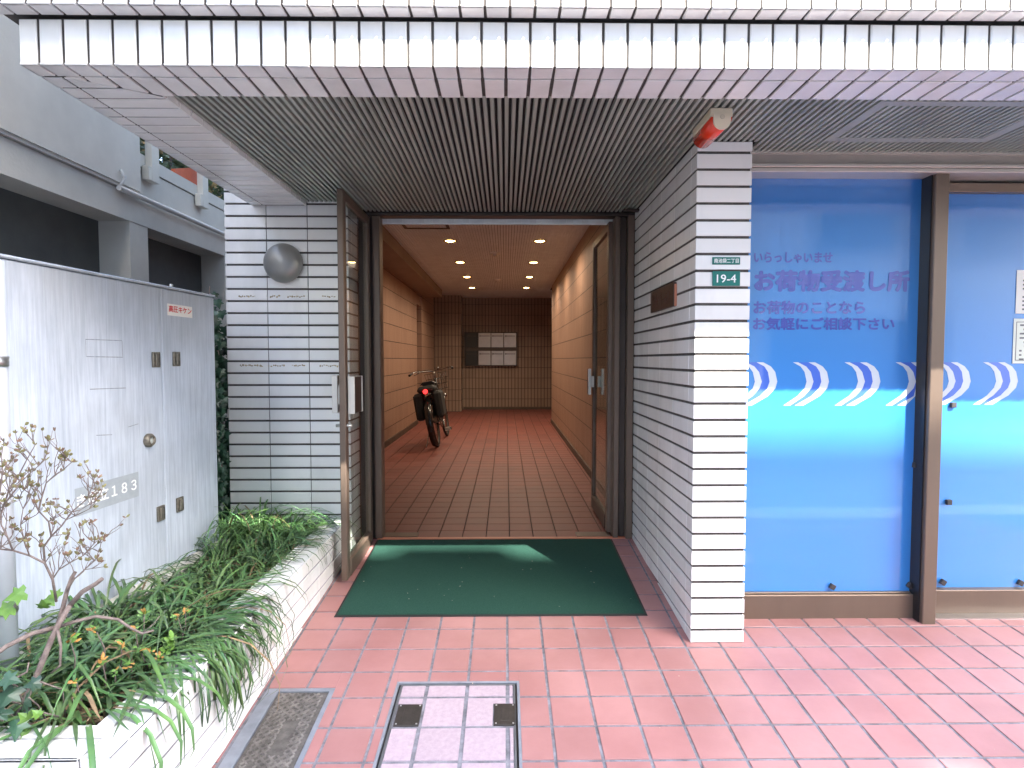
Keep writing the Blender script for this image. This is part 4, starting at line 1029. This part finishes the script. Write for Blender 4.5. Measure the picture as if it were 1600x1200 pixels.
for (u, v, s, y) in ((38, 925, .075, 1.62), (20, 948, .075, 1.62), (72, 935, .06, 1.62), (92, 932, .045, 1.62), (68, 950, .05, 1.6), (46, 1125, .05, 1.38), (35, 1133, .045, 1.38), (62, 1118, .035, 1.38), (45, 1145, .04, 1.38)):
    p = at(u, v, y); add_leaf(m, p, (random.uniform(-.7, .7), -.3, random.uniform(-.3, .6)), (.3, -.8, .7), s*.7, tint=random.uniform(.7, 1.2))
m.build('young_leaves', M_leafl, t); st_.build('stem', M_bark, t)
# bare azalea shrub
t = thing('azalea_shrub', 'nearly bare azalea shrub with budding twigs in front of the cabinet', 'shrub', tuple(at(60, 1120, 1.5)))
m = MB(); tips = []
def br(pts, r0, r1, y0=1.5, y1=None):
    y1 = y1 if y1 is not None else y0; P = []
    for i, (u, v) in enumerate(pts): f = i/max(1, len(pts)-1); P.append(at(u, v, y0+(y1-y0)*f))
    m.tube(P, [(r0+(r1-r0)*i/(len(P)-1))*.58 for i in range(len(P))], 7); return P
br([(30, 1190), (22, 1130), (60, 1050), (80, 1000), (92, 975), (110, 945)], .014, .012, 1.46, 1.55)
br([(110, 945), (128, 925), (150, 912), (160, 904)], .012, .009, 1.55, 1.56)
br([(90, 978), (98, 950), (104, 925), (112, 903), (118, 893)], .011, .008, 1.55, 1.58)
br([(-30, 1040), (10, 1010), (50, 990), (90, 980)], .010, .011, 1.42, 1.55)
br([(90, 980), (115, 972), (150, 963), (185, 968), (205, 982), (222, 990), (240, 985)], .009, .005, 1.55, 1.62)
br([(90, 985), (95, 1010), (94, 1040), (80, 1052)], .007, .004, 1.52, 1.50)
br([(-20, 1075), (20, 1062), (42, 1050), (45, 1035)], .006, .003, 1.42, 1.46)
br([(222, 990), (240, 975), (250, 962)], .004, .002, 1.62, 1.63)
main = [br([(88, 940), (82, 905), (70, 880), (46, 868), (20, 860), (0, 858), (-20, 862)], .006, .003, 1.56, 1.48),
        br([(70, 880), (68, 855), (80, 838), (96, 822), (112, 800), (138, 778), (150, 766)], .005, .0022, 1.56, 1.58),
        br([(80, 838), (76, 815), (60, 798), (52, 775), (38, 765)], .004, .002, 1.56, 1.55),
        br([(60, 798), (66, 775), (72, 755), (86, 742), (100, 733), (112, 722)], .0035, .0018, 1.56, 1.58),
        br([(82, 905), (92, 890), (108, 880), (130, 868), (148, 848), (155, 843)], .0035, .0018, 1.56, 1.58),
        br([(104, 925), (116, 905), (132, 890), (148, 876), (154, 862)], .0035, .0018, 1.56, 1.58),
        br([(20, 860), (12, 840), (2, 820), (-5, 800)], .004, .002, 1.50, 1.48),
        br([(-12, 860), (-4, 820), (6, 790), (14, 765), (28, 745), (42, 718), (55, 695)], .005, .0018, 1.48, 1.50),
        br([(6, 790), (16, 775), (34, 752), (52, 735), (60, 728)], .003, .0015, 1.48, 1.50),
        br([(-6, 800), (0, 770), (4, 740), (2, 715), (6, 690)], .003, .0015, 1.48, 1.46),
        br([(46, 868), (38, 845), (32, 820), (36, 795), (30, 780)], .003, .0015, 1.52, 1.52),
        br([(96, 822), (104, 812), (118, 806), (140, 795), (148, 785)], .0025, .0013, 1.57, 1.60)]
def twig(p, d, L, r, lvl):
    n = 3; P = [V(p)]; d = V(d).normalized()
    for i in range(n):
        d = (d+V((random.uniform(-.35, .35), random.uniform(-.25, .25), random.uniform(-.15, .35)))).normalized(); P.append(P[-1]+d*L/n)
    m.tube(P, [r, r*.85, r*.7, r*.5], 5, cap=False)
    if lvl > 0:
        for q in range(random.choice((1, 2, 2))): twig(P[random.choice((1, 2))], d+V((random.uniform(-.9, .9), random.uniform(-.4, .4), random.uniform(-.1, .8))), L*.65, r*.65, lvl-1)
    tips.append((P[-1], d))
for P in main:
    for i in range(1, len(P)):
        for q in range(2): twig(P[i], V((random.uniform(-1, 1), random.uniform(-.4, .4), random.uniform(.1, 1.2))), random.uniform(.03, .085), .0014, 1)
    tips.append((P[-1], (P[-1]-P[-2]).normalized()))
m.build('branches', M_bark, t)
m = MB()
for p, d in tips:
    if random.random() < .3: continue
    for q in range(random.choice((3, 4, 5, 6))):
        dd = d*.8+V((random.uniform(-1, 1), random.uniform(-1, 1), random.uniform(-.3, 1)))
        m.mi = 0 if random.random() < .6 else 1
        add_leaf(m, p, dd, (random.uniform(-1, 1), -1, .5), random.uniform(.008, .015), 'leaf', random.uniform(.7, 1.3))
m.build('buds', [mat('yellow_green_bud', (.24, .23, .09), .6, color2=(.15, .13, .05), nscale=60), mat('brown_bud', (.20, .12, .08), .6)], t)
# small budding azalea sprigs inside the grass
t = thing('azalea_sprig', 'low azalea sprigs with fresh light green leaves among the grass', 'shrub', tuple(at(240, 1060, 1.8)))
m = MB(); lf = MB()
for (u, v, y, big) in ((268, 1003, 1.78, 1), (262, 1015, 1.78, 1), (278, 965, 1.85, 0), (290, 955, 1.85, 0), (218, 1015, 1.7, 0), (240, 1045, 1.68, 0), (225, 960, 1.8, 0), (212, 985, 1.75, 0), (180, 1050, 1.62, 0), (160, 1035, 1.6, 0), (120, 1068, 1.52, 0), (205, 1040, 1.66, 0), (150, 985, 1.6, 0), (110, 1000, 1.55, 0), (190, 1010, 1.68, 0), (250, 1030, 1.72, 0), (235, 1020, 1.7, 0)):
    p = at(u, v, y); b0 = p+V((random.uniform(-.06, .0), .04, -.14)); m.tube([b0, (b0+p)/2+V((.01, 0, .01)), p], [.0028, .002, .0015], 5)
    for q in range(14 if big else 8):
        dd = V((random.uniform(-1, 1), random.uniform(-1, .5), random.uniform(-.1, .9))); lf.mi = 0 if (big or random.random() < .55) else 1
        add_leaf(lf, p+V((random.uniform(-.006, .006), random.uniform(-.006, .006), random.uniform(-.01, .01))), dd, (0, -.6, 1), random.uniform(.02, .035) if big else random.uniform(.012, .022), 'leaf', random.uniform(.7, 1.3))
m.build('stem', M_bark, t); lf.build('foliage', [M_leafl, mat('orange_leaf', (.50, .24, .06), .5, color2=(.35, .2, .05), nscale=40)], t)
# plants behind the railing
t = thing('hedge', 'loose green and reddish hedge behind the railing of the concrete parapet', 'hedge', (NX-.4, 5, 2.5))
m = MB(); 
for i in range(5000):
    p = V((random.uniform(NX-.9, NX-.15), random.uniform(4.1, 7.2), random.uniform(2.4, 3.3)))
    m.mi = 0 if random.random() < .8 else 1
    add_leaf(m, p, (random.uniform(-1, 1), random.uniform(-1, 1), random.uniform(-.6, 1)), (random.uniform(-.5, 1), -1, random.uniform(-.5, 1)), random.uniform(.05, .12), 'leaf', random.uniform(.6, 1.4))
m.build('foliage', [mat('hedge_green', (.06, .10, .03), .5, color2=(.03, .05, .02), nscale=20), mat('dry_yellow_leaf', (.28, .20, .08), .6)], t)
st_ = MB()
for i in range(14): x = random.uniform(NX-.8, NX-.3); y = 4.1+i*.22; st_.tube([(x, y, 2.2), (x+.05, y+.05, 2.7), (x, y+.1, 3.2)], [.012, .009, .005], 6)
st_.build('trunk', M_bark, t)
m = MB(); m.extr([(4.7, 2.58), (5.15, 2.58), (5.15, 2.74), (4.95, 2.75), (4.7, 2.66)], V((NX-.10, 0, 0)), Y, Z, .03); tag(m.build('orange_tarp', mat('orange_cloth', (.62, .14, .06), .6, var=.2)), 'folded orange cloth lying behind the railing of the parapet', 'cloth')

# ---------------------------------------------------------------- bicycle
bt = thing('bicycle', 'black city bicycle leaning on its stand by the left corridor wall', 'bicycle', (0, 0, 0))
M_bk = mat('black_bike_paint', (.015, .017, .018), .25, coat=.5); M_ty = mat('tyre_rubber', (.02, .02, .02), .8); M_refl = mat('red_reflector_glow', (.9, .03, .02), .2, emit=(1, .03, .03), estr=.35, spec=.8); M_ch = mat('dull_chrome', (.30, .30, .29), .25, 1.)  # reflector's returned glint put in as emission, not a lamp
WR = .33
def wheel(y, parent):
    m = MB(); n = 40; ring = []
    def tor(R, r, mb, k=8):
        b = len(mb.v)
        for i in range(n):
            a = 2*math.pi*i/n
            for j in range(k):
                c_ = 2*math.pi*j/k; rr = R+r*math.cos(c_); mb.v.append((r*math.sin(c_), y+rr*math.cos(a), WR+rr*math.sin(a)))
        mb.smooth = True
        for i in range(n):
            for j in range(k): i2 = (i+1) % n; j2 = (j+1) % k; mb.face([b+i*k+j, b+i2*k+j, b+i2*k+j2, b+i*k+j2])
    tor(WR-.018, .018, m); w = m.build('wheel', M_ty, parent, local=True)
    m = MB(); tor(WR-.042, .009, m, 6); m.tube([(-.04, y, WR), (.04, y, WR)], .018, 10)
    for i in range(28):
        a = 2*math.pi*i/28; m.tube([(.02*(-1)**i, y, WR), (0, y+(WR-.045)*math.cos(a), WR+(WR-.045)*math.sin(a))], .0012, 4, cap=False)
    m.build('rim', M_bronze_d, w, local=True)
wheel(0, bt); wheel(1.08, bt)
m = MB(); bb_ = V((0, .45, .29)); seat_t = V((0, .22, .72)); head_b = V((0, .90, .66)); head_t = V((0, .86, .86))
m.tube([bb_, seat_t], .016, 10); m.tube([bb_, (0, .65, .36), (0, .86, .60), head_b], .018, 10); m.tube([bb_+V((0, -.04, .12)), (0, .62, .48), head_b+V((0, -.01, .08))], .015, 10); m.tube([head_b, head_t], .020, 10)
for s in (-1, 1): m.tube([(s*.012, .43, .29), (s*.05, .3, .30), (s*.055, 0, WR)], .009, 8); m.tube([(s*.012, .25, .66), (s*.05, .1, .5), (s*.055, 0, WR)], .008, 8); m.tube([(s*.012, .91, .68), (s*.05, .95, .62), (s*.052, 1.08, WR)], .011, 8)
m.build('frame', M_bk, bt, local=True)
m = MB(); m.tube([head_t, (0, .84, .97)], .013, 8); m.tube([(-.29, .66, .98), (-.25, .74, 1.0), (-.10, .84, .98), (0, .85, .97), (.10, .84, .98), (.25, .74, 1.0), (.29, .66, .98)], .011, 8)
hb = m.build('handlebar', M_ch, bt, local=True)
for s in (-1, 1):
    m = MB(); m.tube([(s*.29, .66, .98), (s*.30, .56, .965)], .016, 10); m.build('grip', M_black, hb, local=True)
    m = MB(); m.tube([(s*.20, .80, .98), (s*.26, .70, .955)], .006, 6); m.build('brake_lever', M_ch, hb, local=True)
m = MB(); m.tube([(.07, .83, .985), (.07, .83, 1.02)], .018, 10); m.build('bell', M_ch, hb, local=True)
m = MB(); m.tube([seat_t, (0, .19, .82)], .012, 8); m.build('seat_post', M_ch, bt, local=True)
m = MB(); m.smooth = True
prof = [(-.13, .10), (-.08, .11), (0, .085), (.07, .045), (.14, .025)]
for i in range(len(prof)-1):
    (y0, w0), (y1, w1_) = prof[i], prof[i+1]
    for (a, b_) in (((-1, 0), (-.6, .035)), ((-.6, .035), (.6, .035)), ((.6, .035), (1, 0))):
        m.quad((a[0]*w0, .18+y0, .815+a[1]), (b_[0]*w0, .18+y0, .815+b_[1]), (b_[0]*w1_, .18+y1, .815+b_[1]), (a[0]*w1_, .18+y1, .815+a[1]))
m.quad((-.10, .05, .815), (.10, .05, .815), (.06, .05, .85), (-.06, .05, .85)); m.box(-.07, .07, .06, .25, .79, .815)
m.build('saddle', M_black, bt, local=True)
def fender(y, a0, a1, w=.03):
    m = MB(); m.smooth = True; b = len(m.v); n = 18
    for i in range(n+1):
        a = a0+(a1-a0)*i/n
        for j, (x, dr) in enumerate(((-w, -.012), (-w*.6, .004), (0, .010), (w*.6, .004), (w, -.012))): R_ = WR+.014+dr; m.v.append((x, y+R_*math.cos(a), WR+R_*math.sin(a)))
    for i in range(n):
        for j in range(4): k = b+i*5+j; m.face([k, k+1, k+6, k+5])
    return m
m = fender(0, math.radians(35), math.radians(235), .042); m.build('rear_fender', M_bk, bt, local=True)
m = fender(1.08, math.radians(30), math.radians(160)); m.build('front_fender', M_bk, bt, local=True)
m = MB()
for x in (-.06, -.02, .02, .06): m.tube([(x, -.22, .70), (x, .16, .71)], .005, 6)
for y in (-.22, -.05, .12): m.tube([(-.065, y, .70), (.065, y, .70)], .005, 6)
for s in (-1, 1): m.tube([(s*.06, -.10, .70), (s*.06, 0, WR)], .005, 6)
m.build('rear_rack', M_bk, bt, local=True)
for s in (-1, 1):          # dress guards either side of the rear wheel
    m = MB(); b0 = [(s*.050, WR*.0+.30*math.cos(math.radians(a)), WR+.31*math.sin(math.radians(a))) for a in range(20, 181, 16)]
    m.poly(b0+[(s*.055, -.02, WR), (s*.055, .05, WR-.02)]); m.poly([(p[0]+s*.003, p[1], p[2]) for p in (b0+[(s*.055, -.02, WR), (s*.055, .05, WR-.02)])][::-1]); m.build('dress_guard', M_bk, bt, local=True)
for s in (-1, 1):
    m = MB(); m.cbox(min(s*.065, s*.175), max(s*.065, s*.175), -.20, .14, .38, .72, .03); m.build('pannier', mat('black_canvas', (.02, .022, .022), .8), bt, local=True)
m = MB(); m.cbox(-.11, .11, -.19, .13, .715, .80, .03); m.build('rack_bag', mat('black_canvas', (.02, .022, .022), .8), bt, local=True)
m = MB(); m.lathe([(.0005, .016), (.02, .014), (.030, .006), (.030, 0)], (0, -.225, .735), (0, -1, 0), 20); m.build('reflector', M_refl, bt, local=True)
m = MB()
for (z, s) in ((.78, 1.), (.86, 1.06), (.94, 1.12), (.70, .92)):
    w = .14*s; y0, y1 = 1.0-.02*s, 1.0+.22*s; m.tube([(-w, y0, z), (w, y0, z), (w, y1, z), (-w, y1, z), (-w, y0, z)], .003, 5)
for i in range(9):
    f = -1+i/4; m.tube([(f*.129, .98, .70), (f*.157, .978, .94)], .002, 4); m.tube([(f*.129, 1.205, .70), (f*.157, 1.246, .94)], .002, 4); m.tube([(f*.129, .98, .70), (f*.129, 1.205, .70)], .002, 4)
m.build('basket', M_bk, bt, local=True)
for s in (-1, 1):
    ph = -.10*s; c0 = V((s*.07, .45, .29)); c1 = c0+V((s*.01, -.12*s, -.11*s)); m = MB(); m.tube([(s*.02, .45, .29), c0, c1], .008, 6); cr_ = m.build('crank', M_ch, bt, local=True)
    m = MB(); m.cbox(c1.x+(0 if s > 0 else -.09), c1.x+(.09 if s > 0 else 0), c1.y-.035, c1.y+.035, c1.z-.014, c1.z+.014, .004); pd = m.build('pedal', M_black, bt, local=True)
    m = MB()
    for dz in (-.016, 0, .016):
        for dy in (-.037, .037): m.box(c1.x+(.008 if s > 0 else -.082), c1.x+(.082 if s > 0 else -.008), c1.y+dy-.002, c1.y+dy+.002, c1.z+dz-.004, c1.z+dz+.004)
    m.build('pedal_reflector', mat('pale_reflector', (.85, .85, .78), .3), pd, local=True)
m = MB(); m.lathe([(.0005, 0), (.09, 0), (.09, .006), (.0005, .006)], (.03, .45, .29), (1, 0, 0), 24); m.tube([(.04, .45, .36), (.04, .02, .36)], .01, 6); m.tube([(.04, .45, .22), (.04, .02, .30)], .01, 6); m.build('chain_guard', M_bk, bt, local=True)
m = MB(); m.tube([(-.05, .02, .30), (-.14, -.08, .02), (-.17, -.10, .0)], .006, 6); m.build('kickstand', M_ch, bt, local=True)
m = MB(); m.tube([(.06, .98, .42), (.075, .93, .60)], .012, 8); m.lathe([(.0005, 0), (.028, 0), (.033, .03), (.033, .06), (.0005, .06)], (.07, 1.02, .60), (0, 1, 0), 14); m.build('headlight', M_ch, bt, local=True)
bt.location = (-.865, 7.28, 0)
bt.rotation_euler = (0, math.radians(-10), math.radians(-.5))
